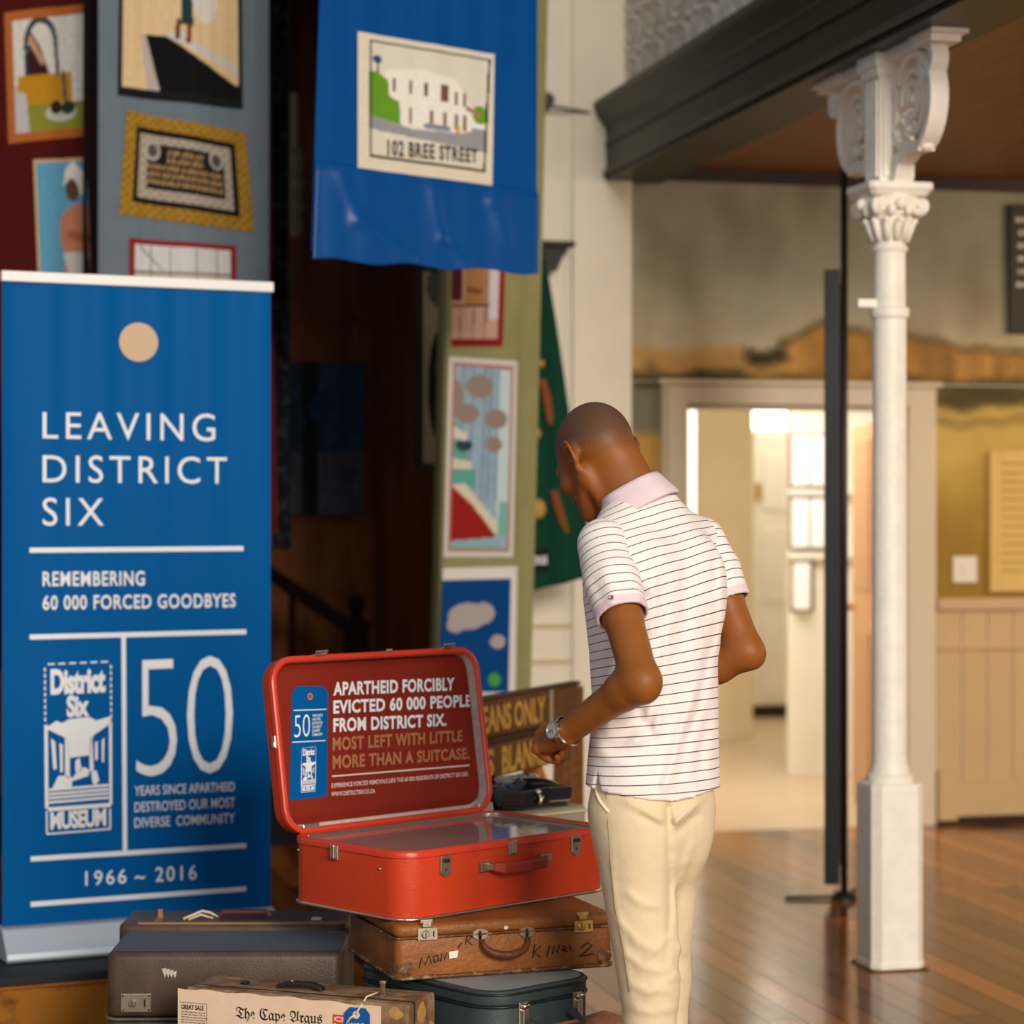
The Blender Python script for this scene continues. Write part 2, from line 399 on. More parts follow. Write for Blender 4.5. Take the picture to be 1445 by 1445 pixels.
# dado, chair rail, baseboard to the right of the door
d0 = S(1319, WT)
mb = MB(); zc = Zr(1380, 852, WT)
x = d0
while x < 5:
    mb.box(x + .004, x + .128, WT - .015, WT, .2, zc - .02); x += .132
struct(room(mb, 'wall_dado', M['dado'], bevel=.003))
struct(room(MB().box(d0, 5, WT - .045, WT, zc - .03, zc + .03).box(d0, 5, WT - .03, WT, Zr(1380, 917, WT), Zr(1380, 909, WT)), 'trim_6', M['dado'], bevel=.008))
struct(room(MB().box(d0 + .1, 5, WT - .03, WT, .035, .2).box(d0, d0 + .1, WT - .05, WT, .02, .26), 'baseboard_right', M['dado'], bevel=.006))
struct(room(MB().box(d0, 5, WT - .012, WT, 0, .06), 'gap_shade_strip', M['darktrim']))  # dark strip coloured in for the shade in the gap under the baseboard
# door architrave
dw = MB(); a0, a1, az = S(932, WT), S(1318, WT), Zr(1100, 541, WT)
def arch(dep, i):
    dw.box(a0 + i, sl - 0, WT - dep, WT, 0, az - i); dw.box(srt, a1 - i, WT - dep, WT, 0, az - i); dw.box(sl, srt, WT - dep, WT, dz, az - i)
arch(.03, 0); arch(.05, .02); arch(.035, .05)
dw.box(a0 - .02, a1 + .02, WT - .06, WT, az - .012, az + .012)
dw.box(sl - .003, sl + .02, WT, WT + .16, 0, dz).box(srt - .02, srt + .003, WT, WT + .16, 0, dz).box(sl, srt, WT, WT + .16, dz - .02, dz)
struct(room(dw, 'door_1', mat('door_frame_paint', (222, 208, 182), .45, var=.05, vscale=5), bevel=.005))
# room behind the doorway
IY = WT + .16
struct(room(MB().box(sl - .45, srt + 1.6, IY - .16, 7, -.1, .001), 'floor_inner', mat('pale_inner_floor', (206, 180, 146), .3, var=.1, vscale=3)))
struct(room(MB().box(sl - .45, srt + 1.6, IY, 7, 2.75, 2.85), 'ceiling_inner', M['plaster']))
bw = MB(); yb = 5.9
bw.box(sl - .45, srt + 1.6, yb, yb + .1, 0, 2.85)
struct(room(bw, 'wall_inner_back', M['cream']))
struct(room(MB().box(sl - .55, sl - .45, IY, 6, 0, 2.85), 'wall_inner_left', M['plaster']))
struct(room(MB().box(srt + 1.6, srt + 1.7, IY, 6, 0, 2.85), 'wall_inner_right', M['plaster']))
yp = 4.3
ic = mat('inner_wall_paint', (222, 202, 164), .6, var=.05, vscale=3)
struct(room(MB().box(S(986, yp), S(1062, yp), yp, yp + .06, 0, 2.85), 'wall_inner_partition', ic))
# inner door with a bright window over it
ydr = 5.84
di = MB().box(S(1064, ydr), S(1150, ydr), ydr, ydr + .05, .09, Zr(1090, 612, ydr))
for r0, r1 in ((640, 720), (745, 850), (880, 985)): di.box(S(1076, ydr), S(1138, ydr), ydr - .012, ydr, Zr(1090, r1, ydr), Zr(1090, r0, ydr))
do = room(di, 'door_2', M['white'], bevel=.006); struct(do)
MB().box(S(1064, ydr) + .01, S(1071, ydr) + .01, ydr - .03, ydr, Zr(1066, 705, ydr), Zr(1066, 682, ydr)).obj('lock_plate', M['brass'], do)
MB().box(S(1064, ydr), S(1150, ydr), ydr + .0, ydr + .06, 0, .09).obj('threshold', M['darktrim'], do)
wi = MB().box(S(1062, ydr), S(1112, ydr), ydr + .02, ydr + .04, Zr(1090, 606, ydr), Zr(1090, 560, ydr))
wi = struct(room(wi, 'window_1', mat('bright_daylight_pane', (255, 252, 244), .3, emit=3.0)))
w2 = struct(room(MB().box(S(948, 5.8), S(1000, 5.8), 5.8, 5.83, .1, 2.6), 'window_2', mat('bright_daylight_pane_tall', (255, 250, 240), .3, emit=1.5)))
def room_light(name, p, tgt, sx, sy, e, c):
    return area(name, FR @ Vector(p), FR @ Vector(tgt), sx, sy, e, c)
area('gallery_lamp', FR @ Vector((4.6, -2.6, 2.9)), FR @ Vector((1.6, -.2, .9)), .5, .5, 60, (1, .7, .38))
room_light('inner_ceiling_light', ((sl + srt) / 2 + .1, 1.5, 2.7), ((sl + srt) / 2 + .1, 2.1, 0), 1.2, 1.8, 84, (1, .97, .92))
room_light('inner_door_fill', (S(1095, 5.0) + .2, 5.0, 2.7), (S(1095, 5.0) + .2, 5.1, 0), .7, 1.0, 14, (1, .97, .92))  # added fill lamp, unseen; brightens the far inner door

# mural: painted landscape on the wall
def mural_col(px, py, z):
    n = math.sin(px * .013 + py * .021) * .5 + math.sin(px * .047 - py * .031) * .3 + math.sin(px * .11 + 1.3) * .2
    def mixc(a, b, t): t = min(max(t, 0), 1); return [a[i] * (1 - t) + b[i] * t for i in range(3)]
    ridge = 492 if px < 1100 else (480 - (px - 1105) * .42 if px < 1165 else 455 + (px - 1165) * .155)
    if py < ridge:
        c = mixc((164, 164, 146), (204, 190, 154), (py - 380 + n * 40) / 120)
        return mixc(c, (128, 122, 100), max(0, n * .55 + .1))
    if px < 1050:
        if py < 525: return mixc((200, 158, 92), (120, 98, 56), n * .8 + (.5 if 905 < px < 925 and py > 508 else 0))
        if py < 548 + n * 8: return mixc((64, 66, 40), (110, 96, 52), n + .3)
        if py < 612 and px < 960: return mixc((120, 122, 104), (150, 136, 96), n + .4)
        return mixc((206, 166, 82), (178, 140, 60), n * .5 + .3)
    if px < 1108 and py < 512: return mixc((48, 46, 26), (84, 72, 36), n + .3)
    if py < ridge + 7: return (92, 72, 36)
    if py < (528 if px < 1225 else 528 + (px - 1225) * .05):
        if px > 1225 and math.sin((px - 1225) * .29 + 2 * math.sin(px * .11)) > .25 and py > ridge + 12: return (146, 106, 48)
        return mixc((200, 152, 76), (168, 122, 54), n + .3)
    if py < 578 + 6 * n: return mixc((76, 68, 30), (150, 112, 40), n * .9 + .35)
    if 588 < py + n * 4 < 600: return (150, 130, 66)
    return mixc((206, 174, 88), (154, 120, 38), (py - 620 + n * 40) / 160)
def mural_piece(mb, cols, x0, x1, z0, z1):
    nx = max(2, int((x1 - x0) / .012)); nz = max(2, int((z1 - z0) / .012)); vs = []
    for j in range(nz):
        for i in range(nx):
            x, z = x0 + (x1 - x0) * i / (nx - 1), z0 + (z1 - z0) * j / (nz - 1)
            w = FR @ Vector((x, WT, z)); px = 722.5 + w.x / w.y * FPX; py = 722.5 - (w.z - CAMZ) / w.y * FPX
            vs.append((x, WT - .004, z)); cols.append(srgb(*[sum(c) / 9 for c in zip(*[mural_col(px + dx + 3 * math.sin(py * .07), py + dy + 3 * math.sin(px * .045) + 2 * math.sin(px * .11), z) for dx in (-6, 0, 6) for dy in (-5, 0, 5)])]))
    mb.add(vs, [(j * nx + i, j * nx + i + 1, (j + 1) * nx + i + 1, (j + 1) * nx + i) for j in range(nz - 1) for i in range(nx - 1)])
mm = MB(); cc = []
mural_piece(mm, cc, .13, a0, .0, az); mural_piece(mm, cc, .13, 5, az + .005, CZ - .05); mural_piece(mm, cc, a1, 5, zc + .03, az)
mm.col = cc
tag(room(mm, 'painted_mural', M['mural'], fix=False), 'landscape mural of ochre fields and low buildings painted on the back wall', 'mural')

# wall fittings
def rthing(name, label, cat, p, group=None): return thing(name, label, cat, FR @ Vector(p), TH, group)
x0, z0 = pl(1343, 822, FR, WT); x1, z1 = pl(1377, 785, FR, WT)
t = rthing('light_switch', 'small white light switch plate on the yellow mural', 'switch', (x0, WT - .004, z0))
MB().box(0, x1 - x0, -.012, 0, 0, z1 - z0).obj('plate', M['white'], t, bevel=.003)
MB().box((x1 - x0) * .38, (x1 - x0) * .62, -.018, -.012, (z1 - z0) * .3, (z1 - z0) * .7).obj('rocker', M['white'], t, bevel=.002)
x0, z0 = pl(1393, 835, FR, WT); x1, z1 = pl(1540, 637, FR, WT)
t = rthing('louvred_panel', 'cream framed panel with horizontal louvres mounted on the mural', 'panel', (x0, WT - .004, z0))
w, h = x1 - x0, z1 - z0
lm = mat('cream_louvre_paint', (222, 188, 110), .6, var=.05)
MB().box(0, .055, -.03, 0, 0, h).box(w - .055, w, -.03, 0, 0, h).box(.055, w - .055, -.03, 0, 0, .06).box(.055, w - .055, -.03, 0, h - .06, h).obj('frame', lm, t, bevel=.004)
lv = MB()
for k in range(13):
    zz = .06 + (h - .12) * k / 13; lv.add([(.055, -.026, zz), (w - .055, -.026, zz), (w - .055, -.006, zz + (h - .12) / 13), (.055, -.006, zz + (h - .12) / 13)], [(0, 1, 2, 3)])
lv.obj('louvres', lm, t)
x0, z0 = pl(1420, 471, FR, WT); x1, z1 = pl(1520, 292, FR, WT)
t = rthing('black_plaque', 'black plaque with small pale lettering high on the wall', 'plaque', (x0, WT - .004, z0))
w, h = x1 - x0, z1 - z0
MB().box(0, w, -.03, 0, 0, h).obj('board', M['blackpaint'], t, bevel=.004)
random.seed(3)
for k in range(6):
    lt = MB(); zz = h * (.86 - k * .1); xx = .03 + random.random() * .02
    while xx < w - .06:
        q = .01 + random.random() * .025; lt.box(xx, xx + q, -.032, -.03, zz, zz + .022); xx += q + .012
    lt.obj('lettering', M['print'], t)
# small black lamp + rod, black bracket on the pier
x0, z0 = pl(770, 143, FR, -.12)
t = rthing('gallery_spotlight', 'small black spotlight on a thin rod beside the gallery beam', 'spotlight', (x0, -.12, z0))
MB().sphere((0, 0, 0), (.035, .045, .042)).lathe([(.022, 0), (.03, .03), (.03, .05)], M=Matrix.Rotation(R(90), 4, 'X'), n=16).obj('lamp_head', M['black'], t, smooth=True, angle=40)
MB().tube([(.02, 0, -.02), (S(838, -.02) - x0, .09, -.03)], .007).obj('rod', M['black'], t, smooth=True)
x0, z0 = pl(766, 385, FR, -.05); x1, z1 = pl(801, 345, FR, -.05)
t = rthing('shelf_bracket', 'dark stepped bracket on the cream pier behind the blue cloth', 'bracket', (x0 - .1, -.05, z0))
w, h = x1 - x0 + .1, z1 - z0
MB().box(0, w, -.14, .03, h - .025, h).obj('shelf', M['darktrim'], t, bevel=.004)
MB().prism([(0, h - .025), (w - .02, h - .025), (w - .05, h - .07), (w - .07, h - .12), (w - .075, 0), (0, 0)], 'y', -.1, .03).obj('corbel', M['beam'], t)

# iron balustrade on the gallery edge
t = rthing('gallery_balustrade', 'lacy pale cast iron balustrade on the gallery edge', 'balustrade', (.1, 0, BZ1 + .1))
MB().box(-.02, .02, -5.0, .1, .03, .055).box(-.03, .03, -5.0, .1, .9, .95).obj('rail', M['iron'], t, bevel=.004)
first = None; y = 0.02; PITCH = .36
pb = MB()
pb.box(-.008, .008, -.012, .012, 0, .9)
pb.box(-.008, .008, .075, .091, .03, .9)
for zz in (.12, .3, .48, .66, .82):
    pb.tube([(0, .08 + .055 * math.cos(a), zz + .075 * math.sin(a)) for a in np.linspace(0, 2 * math.pi, 14)[:-1]], .016, n=6, closed=True)
    pb.tube([(0, .08 + .028 * math.cos(a), zz + .03 * math.sin(a)) for a in np.linspace(0, 2 * math.pi, 10)[:-1]], .013, n=5, closed=True)
for zz in (.21, .39, .57, .74): pb.box(-.008, .008, .02, .14, zz - .01, zz + .01); pb.sphere((0, .025, zz), .02, n=8, m=5); pb.sphere((0, .135, zz), .02, n=8, m=5)
pb.v = [(x, y_ * 2.15, z_) for x, y_, z_ in pb.v]
for k in range(14):
    if first is None:
        first = pb.obj('baluster_panel', M['iron'], t, smooth=True, angle=40); o = first
    else:
        o = first.copy(); COL.objects.link(o); o.parent = t
    o.location = (0, -k * PITCH - .3, 0)

# ------------------------------------------------------------------ the iron column
cp = FR.inverted() @ Vector((1.240, 7.68, 0)); cx, cy = cp.x, cp.y
t = rthing('iron_column', 'white painted cast iron column with scrolled brackets under the gallery beam', 'column', (cx, cy, 0))
def zc_(py): return CAMZ - (py - 722.5) / FPX * 7.68
def octa(h, c): return [(h, -h + c), (h, h - c), (h - c, h), (-h + c, h), (-h, h - c), (-h, -h + c), (-h + c, -h), (h - c, -h)]
def ring(h, c, z): return [(x, y, z) for x, y in octa(h, c)]
zp = zc_(1102)
MB().loft([ring(.093, .028, 0), ring(.093, .028, .02), ring(.0905, .028, .03), ring(.0905, .028, zp - .02), ring(.088, .028, zp - .006), ring(.08, .025, zp)]).obj('pedestal', M['white_worn'], t, bevel=.002)
MB().box(-.096, .096, -.096, .096, 0, .006).obj('rust_stain_plate', mat('rusty_base', (110, 72, 30), .8, var=.3, vscale=30), t)
s_ = [(.076, zp - .002), (.079, zp + .01), (.076, zp + .022), (.066, zp + .028), (.066, zp + .034), (.062, zp + .045), (.0575, zp + .07)]
zr = zc_(440)
s_ += [(.055, zr - .025), (.062, zr - .02), (.066, zr), (.062, zr + .012), (.053, zr + .016)]
zn = zc_(352)
s_ += [(.052, zn - .012), (.057, zn - .01), (.061, zn), (.057, zn + .009), (.05, zn + .012)]
MB().lathe(s_, n=40).obj('shaft', M['white_worn'], t, smooth=True, angle=35)
MB().tube([(-.05, 0, zr + .026), (-.115, 0, zr + .026)], [(.014, .014)] * 2, flat=(0, 0, 1)).obj('side_lug', M['white_worn'], t, bevel=.003)
za = zc_(279)
cap = MB().lathe([(.05, zn + .01), (.055, zn + .05), (.062, zn + .09), (.078, za - .045), (.098, za - .012), (.1, za)], n=32)
cap.obj('capital_bell', M['white_worn'], t, smooth=True, angle=40)
lf = MB()
for k in range(12):
    a = 2 * math.pi * k / 12
    pts = [(r_ * math.cos(a), r_ * math.sin(a), z_) for r_, z_ in ((.055, zn + .025), (.066, zn + .06), (.076, zn + .085), (.088, zn + .092), (.09, zn + .082))]
    lf.tube(pts, [.011, .014, .013, .009, .004], n=6)
lf.obj('acanthus_leaves', M['white_worn'], t, smooth=True)
vo = MB()
for k in range(4):
    a = math.pi / 4 + k * math.pi / 2; ca, sa = math.cos(a), math.sin(a); c = (.108, za - .034)
    pts = []
    for i in range(22):
        b = i / 21 * 2.6 * math.pi; r_ = .03 * (1 - i / 26)
        pts.append(((c[0] + r_ * math.cos(b + 2.2)) * ca, (c[0] + r_ * math.cos(b + 2.2)) * sa, c[1] + r_ * math.sin(b + 2.2)))
    vo.tube(pts, .013, n=7)
    vo.sphere((c[0] * ca, c[0] * sa, c[1]), .016, n=10, m=6)
for k in range(4):
    a = k * math.pi / 2; vo.sphere((.098 * math.cos(a), .098 * math.sin(a), za - .028), (.02, .02, .022), n=10, m=6)
    for q in (-.3, .3): vo.sphere((.096 * math.cos(a + q), .096 * math.sin(a + q), za - .05), (.015, .015, .02), n=8, m=5)
vo.obj('volutes', M['white_worn'], t, smooth=True)
zt = zc_(262)
MB().loft([ring(.095, .012, za - .004), ring(.106, .014, za + .012), ring(.112, .014, za + .018), ring(.112, .014, zt)]).obj('abacus', M['white_worn'], t, bevel=.003)
ztop = BZ0
up = MB().box(-.06, .06, -.06, .06, zt, ztop - .06)
for sx in (-1, 1):
    for q in (-.048, -.012, .024): up.box(sx * .06, sx * .068, q, q + .022, zt + .02, ztop - .09)
    for q in (-.05, .018): up.box(q, q + .032, sx * .06, sx * .07, zt + .02, ztop - .09)
up.box(-.072, .072, -.072, .072, ztop - .075, ztop - .04).box(-.082, .082, -.082, .082, ztop - .045, ztop)
up.obj('upper_post', M['white_worn'], t, bevel=.003)
for sgn in (-1, 1):
    bk = MB(); D = .53 if sgn > 0 else .45
    bk.box(-.05, .05, min(sgn * .06, sgn * D), max(sgn * .06, sgn * D), ztop - .035, ztop)
    bk.box(-.062, .062, min(sgn * .3, sgn * (D + .03)) if sgn > 0 else -D - .03, sgn * (D + .03) if sgn > 0 else -.3, ztop - .014, ztop)
    def P(d, z): return (0, sgn * d, ztop + z)
    def arc(cd, cz, ra, rb, a0_, a1_, n=18): return [P(cd + ra * math.cos(R(a0_ + (a1_ - a0_) * i / n)), cz + rb * math.sin(R(a0_ + (a1_ - a0_) * i / n))) for i in range(n + 1)]
    fl = (1, 0, 0)
    def tb_(pts, w, h): bk.tube(pts, [(w, h)] * len(pts), flat=fl)
    tb_(arc(.25, -.19, .14, .15, 150, -70), .03, .012)
    tb_(arc(.235, -.19, .09, .1, 180, -110), .024, .008)
    tb_(arc(.225, -.18, .045, .055, 200, -140), .02, .009)
    tb_(arc(D - .1, -.075, .045, .045, 90, -190), .028, .013)
    tb_([P(.3, -.335), P(.2, -.33), P(.12, -.36), P(.08, -.43), P(.062, -.52)], .028, .018)
    tb_([P(.06, -.26), P(.12, -.31), P(.18, -.32)], .022, .012)
    tb_([P(.06, -.08), P(.1, -.14), P(.09, -.24), P(.07, -.3)], .022, .012)
    for d, z, r_ in ((.3, -.335, .022), (.225, -.18, .026), (D - .07, -.055, .028), (.15, -.24, .022), (.27, -.27, .02), (.09, -.4, .018), (.12, -.3, .022), (.19, -.27, .018), (.28, -.14, .018), (.16, -.13, .018)):
        bk.sphere(P(d, z), (.026, r_, r_), n=10, m=6)
    for i in range(5): bk.sphere(P(.07 + .012 * (i % 3), -.1 - .085 * i), (.02, .016, .03), n=8, m=5)
    bk.box(-.008, .008, min(sgn * .06, sgn * .2), max(sgn * .06, sgn * .2), ztop - .5, ztop - .05) if False else None
    bk.obj('scroll_bracket', M['white_worn'], t, smooth=True, angle=35)

# ------------------------------------------------------------------ dark framed display panel on a pole behind the column
Yd = 8.97; p0 = Vector(((1163 - 722.5) / FPX * Yd, Yd, 0))
t = thing('display_panel', 'tall dark framed display panel on a black floor pole left of the white column', 'display panel', p0, math.atan2(.985, .17))
W, H0, H1 = .62, .06, 2.42
MB().box(0, .05, -.058, .0, H0, H1).box(W - .04, W, -.045, -.015, H0, H1).box(.05, W - .04, -.045, -.015, H1 - .05, H1).box(.05, W - .04, -.045, -.015, H0, H0 + .06).obj('frame', M['black'], t, bevel=.004)
MB().box(.05, W - .04, -.034, -.026, H0 + .06, H1 - .05).obj('board', M['wood'], t)
MB().tube([(.035, -.075, .0), (.035, -.075, BZ0 + .06)], .014, n=12).obj('pole', M['black'], t, smooth=True)
MB().tube([(.035, -.075, .01), (-.02, -.2, .008)], .007, n=8).tube([(.035, -.075, .01), (.0, .15, .008)], .007, n=8).tube([(.035, -.075, .01), (.25, -.11, .008)], .007, n=8).lathe([(.05, 0), (.05, .012), (.03, .03)], c=(.035, -.075, 0), n=20).obj('foot', M['black'], t, smooth=True, angle=40)

# ------------------------------------------------------------------ leaflet rack in the inner room
Yk = WT + 2.1
x0 = S(1114, Yk); x1 = x0 + .56
t = rthing('leaflet_rack', 'tall white leaflet rack seen through the doorway', 'rack', (x0, Yk, 0))
zt = Zr(1130, 577, Yk)
MB().box(0, x1 - x0, 0, .05, 0, zt).obj('backboard', M['white'], t, bevel=.004)
cells = [(1115, 1139, 615, 686), (1141, 1164, 615, 686), (1115, 1139, 704, 773), (1141, 1164, 704, 773), (1117, 1141, 794, 860)]
for a, b_, q0, q1 in cells:
    u0, u1 = S(a, Yk) - x0, S(b_, Yk) - x0; v0, v1 = Zr(1130, q1, Yk), Zr(1130, q0, Yk)
    MB().box(u0 - .01, u1 + .03, -.008, 0, v0 - .012, v1 + .012).obj('pocket', mat('brown_pocket_back', (130, 90, 60), .7), t)
    MB().prism([(u0, -.01), (u1, -.01), (u1 - .01, -.06), (u0 + .01, -.06)], 'z', v0, v1).obj('leaflet_stack', mat('white_leaflet', (250, 250, 248), .5), t, bevel=.006)
for q in (690, 780):
    MB().box(-.01, x1 - x0 + .01, -.05, 0, Zr(1130, q + 9, Yk), Zr(1130, q, Yk)).obj('ledge', M['white'], t, bevel=.004)
# open door leaf at the right jamb
t = rthing('inner_door_leaf', 'pinkish cream door leaf standing open inside the right jamb', 'door', (S(1246, IY + .04), IY + .04, 0))
t.rotation_euler.z = R(-1)
lw = .8
MB().box(-.045, 0, 0, lw, .01, dz - .06).obj('leaf', mat('pinkish_door_paint', (216, 168, 124), .5, var=.05), t, bevel=.005)
for q in (.15, 1.1):
    MB().box(-.052, -.045, .12, lw - .12, q, q + .75).obj('door_panel', mat('pinkish_door_panel', (206, 158, 116), .5), t, bevel=.004)
MB().sphere((-.09, lw - .07, 1.0), .028).tube([(-.045, lw - .07, 1.0), (-.09, lw - .07, 1.0)], .012).obj('door_knob', M['brass'], t, smooth=True)

# ------------------------------------------------------------------ things in the stage recess
xa, za_ = pl(402, 727, FR, 2.3); xb, zb_ = pl(618, 513, FR, 2.3); xb = min(xb, LX0 - .08)
t = rthing('dark_painting', 'dark blue unframed painting on the panelling behind the stage', 'painting', (xa, 2.3, za_))
p = Pic(60, 60, (30, 52, 76)); p.rect(0, 0, 1, .42, (62, 64, 72)); p.rect(.22, 0, .42, 1, (14, 16, 20)); p.ell(.6, .7, .3, .12, (22, 48, 74)); p.ell(.12, .62, .12, .16, (26, 50, 62)); p.line(.45, .2, .95, .28, .03, (54, 56, 66)); p.noise(.6)
MB().box(0, xb - xa, 0, .04, 0, zb_ - za_).obj('canvas_stretcher', M['darktrim'], t)
p.mesh('painted_face', [(0, 0), (xb - xa, 0), (xb - xa, zb_ - za_), (0, zb_ - za_)], -.004, M['pict'], t)
xn = S(503, 1.4); zn_ = Zr(503, 852, 1.4)
t = rthing('stair_handrail', 'dark stair handrail with ball topped newel post behind the red suitcase', 'handrail', (xn, 1.4, 0))
dk = mat('dark_stained_oak', (20, 11, 5), .75, spec=.05)
MB().box(-.055, .055, -.055, .055, 0, zn_ - .09).box(-.065, .065, -.065, .065, zn_ - .12, zn_ - .09).lathe([(.04, zn_ - .09), (.025, zn_ - .06), (.03, zn_ - .04), (.043, zn_ - .015), (.045, zn_ + .005), (.036, zn_ + .03), (.01, zn_ + .043)], n=20).obj('newel_post', dk, t, smooth=True, angle=35)
xl_, zl_ = pl(380, 808, FR, 1.4)
MB().tube([(0, 0, zn_ - .14), (xl_ - xn - .3, 0, zl_ + .2)], [(.035, .03)] * 2, flat=(0, 0, 1)).obj('sloping_rail', dk, t, bevel=.008)
xq = S(412, 1.4) - xn
MB().lathe([(.018, 0), (.018, zn_ - .5), (.03, zn_ - .4), (.018, zn_ - .25), (.018, zn_ + .07)], c=(xq, 0, 0), n=14).obj('baluster', dk, t, smooth=True)
xa, za_ = pl(407, 333, FR, .9); xb, zb_ = pl(428, 132, FR, .9)
t = rthing('hanging_scroll', 'narrow pale hanging strip with faded marks left of the blue cloth', 'banner', (xa, .9, za_))
w, h = xb - xa, zb_ - za_
MB().box(0, w * .6, 0, .008, 0, h).obj('strip', mat('faded_strip', (120, 110, 82), .9), t)
mk = MB(); random.seed(9)
for k in range(11): mk.sphere((w * (.55 + .3 * random.random()), 0, h * (.05 + .055 * k)), (.022, .006, .025), n=8, m=5)
mk.obj('marks', mat('faded_marks', (92, 86, 66), .9), t)
# ================================================================== HANGING CLOTHS
def wave(amp, lam, ph=0, amp2=0, lam2=.07): return lambda x, z: amp * math.sin(2 * math.pi * (x / lam + ph) + .35 * z) + amp2 * math.sin(2 * math.pi * (x / lam2) + .8 * z)
def plane_thing(name, label, cat, pxl, Yl, rz, zbase, group=None):
    loc = Vector(((pxl - 722.5) / FPX * Yl, Yl, zbase)); return thing(name, label, cat, loc, rz, group), frame(loc, rz)
def quad(F, pts, y=0): return [pl(px, py, F, y) for px, py in pts]    # bl, br, tr, tl
ZT = 4.6
# --- maroon cloth with two pictures
t, F = plane_thing('embroidered_hanging', 'maroon hanging with yellow handbag and turbaned figure pictures', 'wall hanging', -70, 8.6, R(20), 0, 'embroidered hangings')
xr_ = pl(117, 200, F)[0]; dm = wave(.006, .21, .1, .002)
cloth('cloth', M['maroon'], t, cst(-.0), cst(xr_), .9, ZT, dm)
cloth('dark_border', mat('black_maroon_border', (44, 14, 14), .9, var=.2), t, cst(xr_ - .002), cst(pl(139, 200, F, -.02)[0]), .9, ZT, lambda x, z: -.02 + .01 * math.sin(z * 3), nx=6)
p = Pic(90, 120, (214, 212, 204)).noise(.12, 5)
p.poly([(.1, 0), (.3, 0), (.22, .4), (.02, .45), (0, 0)], (186, 188, 190))
p.poly([(.28, 0), (1, 0), (1, .27), (.25, .27)], (136, 140, 50)); p.poly([(.25, .27), (.83, .27), (.83, .5), (.14, .5), (.13, .39), (.23, .37)], (186, 136, 28))
p.poly([(.26, .5), (.3, .85), (.44, .7), (.54, .5)], (56, 24, 30)); p.line(.3, .78, .45, .6, .03, (196, 150, 110))
for a in np.linspace(0, math.pi, 14): p.ell(.44 - .19 * math.cos(a), .72 + .2 * math.sin(a), .03, .03, (48, 60, 76))
p.line(.63, .72, .65, .5, .022, (48, 60, 76)); p.line(.26, .72, .25, .52, .022, (48, 60, 76))
p.ell(.68, .2, .2, .07, (190, 190, 180)); p.ell(.62, .24, .08, .05, (50, 34, 26)); p.ell(.77, .23, .09, .05, (30, 56, 36)); p.line(.72, .5, .74, .3, .02, (60, 66, 80)); p.ell(.97, .6, .05, .15, (150, 110, 70))
p.border(.1, (176, 100, 46), .07); p.a[:, -9:] = p.a[:, -10:-9]
p.mesh('embroidered_picture', quad(F, [(12, 203), (122, 192), (118, 6), (6, 18)]), -.006, M['pict'], t, dm)['label'] = 'yellow handbag picture in an orange border'
p = Pic(70, 110, (96, 160, 196)).noise(.1, 4)
p.poly([(.45, 0), (1.1, 0), (1.1, .6), (.9, .68), (.68, .66), (.48, .58), (.46, .42), (.55, .3)], (198, 128, 98))
p.poly([(.5, .33), (1, .32), (.92, .15), (.6, .15)], (206, 204, 200)); p.ell(.72, .78, .13, .09, (92, 70, 44)); p.poly([(.55, .8), (.6, .93), (.75, .98), (.92, .9), (.93, .74), (.86, .73), (.8, .82), (.7, .86)], (226, 222, 214)); p.line(.62, .45, 1, .42, .03, (170, 100, 74))
p.a[:, :4] = srgb(206, 170, 120)[:3]; p.a[-3:] = srgb(206, 170, 120)[:3]
p.mesh('embroidered_picture', quad(F, [(54, 420), (128, 420), (122, 222), (46, 226)]), -.006, M['pict'], t, dm)['label'] = 'figure in a white turban on sky blue'

# --- blue-grey cloth with three pictures
t, F = plane_thing('embroidered_hanging', 'blue grey hanging with a gold bordered plaque picture behind the roll up banner', 'wall hanging', 139, 8.3, R(22), 0, 'embroidered hangings')
xr_ = pl(379, 200, F)[0]; dg_ = wave(.007, .26, .3, .002, .055)
cloth('cloth', M['greycloth'], t, cst(0), cst(xr_), .9, ZT, dg_, nx=90)
p = Pic(110, 110, (226, 196, 150)).noise(.06, 4)
p.poly([(.22, .42), (.38, .42), (1, .12), (1, 0), (.34, 0)], (12, 13, 15)); p.poly([(.18, .42), (.22, .42), (.35, .03), (.24, .03)], (188, 178, 172)); p.poly([(.36, .42), (.44, .4), (1, .2), (1, .24), (.48, .46)], (206, 202, 196))
p.line(.47, .42, .48, .52, .018, (110, 60, 30)); p.line(.56, .4, .57, .52, .02, (130, 62, 30)); p.poly([(.5, .5), (.6, .5), (.58, .75), (.5, .75)], (28, 62, 62)); p.ell(.7, .66, .1, .14, (222, 216, 206))
p.border(.035, (20, 24, 26), .06); p.a[:2] = srgb(20, 24, 26)[:3]
p.mesh('embroidered_picture', quad(F, [(165, 135), (342, 154), (340, -70), (168, -80)]), -.006, M['pict'], t, dg_)['label'] = 'beige street picture with black wedge'
p = Pic(150, 110, (158, 120, 40)).noise(.3, 3)
p.rect(.09, .13, .9, .87, (18, 17, 16)); p.rect(.125, .19, .865, .81, (168, 158, 142)); p.rect(.19, .29, .8, .73, (28, 25, 22)); p.a *= (1 + .25 * np.sin(p.U * 90) * np.sin(p.V * 70))[..., None]
for cx_ in (.23, .74):
    p.ell(cx_, .66 if cx_ < .5 else .67, .062, .1, (176, 172, 162)); p.ell(cx_, .66, .04, .065, (84, 78, 70))
random.seed(5)
for k in range(5):
    for j in range(16):
        if k < 2 and (j < 4 or j > 11): continue
        x = .2 + j * .037 + random.random() * .01; yy = .66 - k * .075
        p.line(x, yy - .02, x + random.random() * .022, yy + .022, .009, (170, 138, 96)); p.line(x, yy + .012 * random.random(), x + .024, yy, .008, (150, 122, 84))
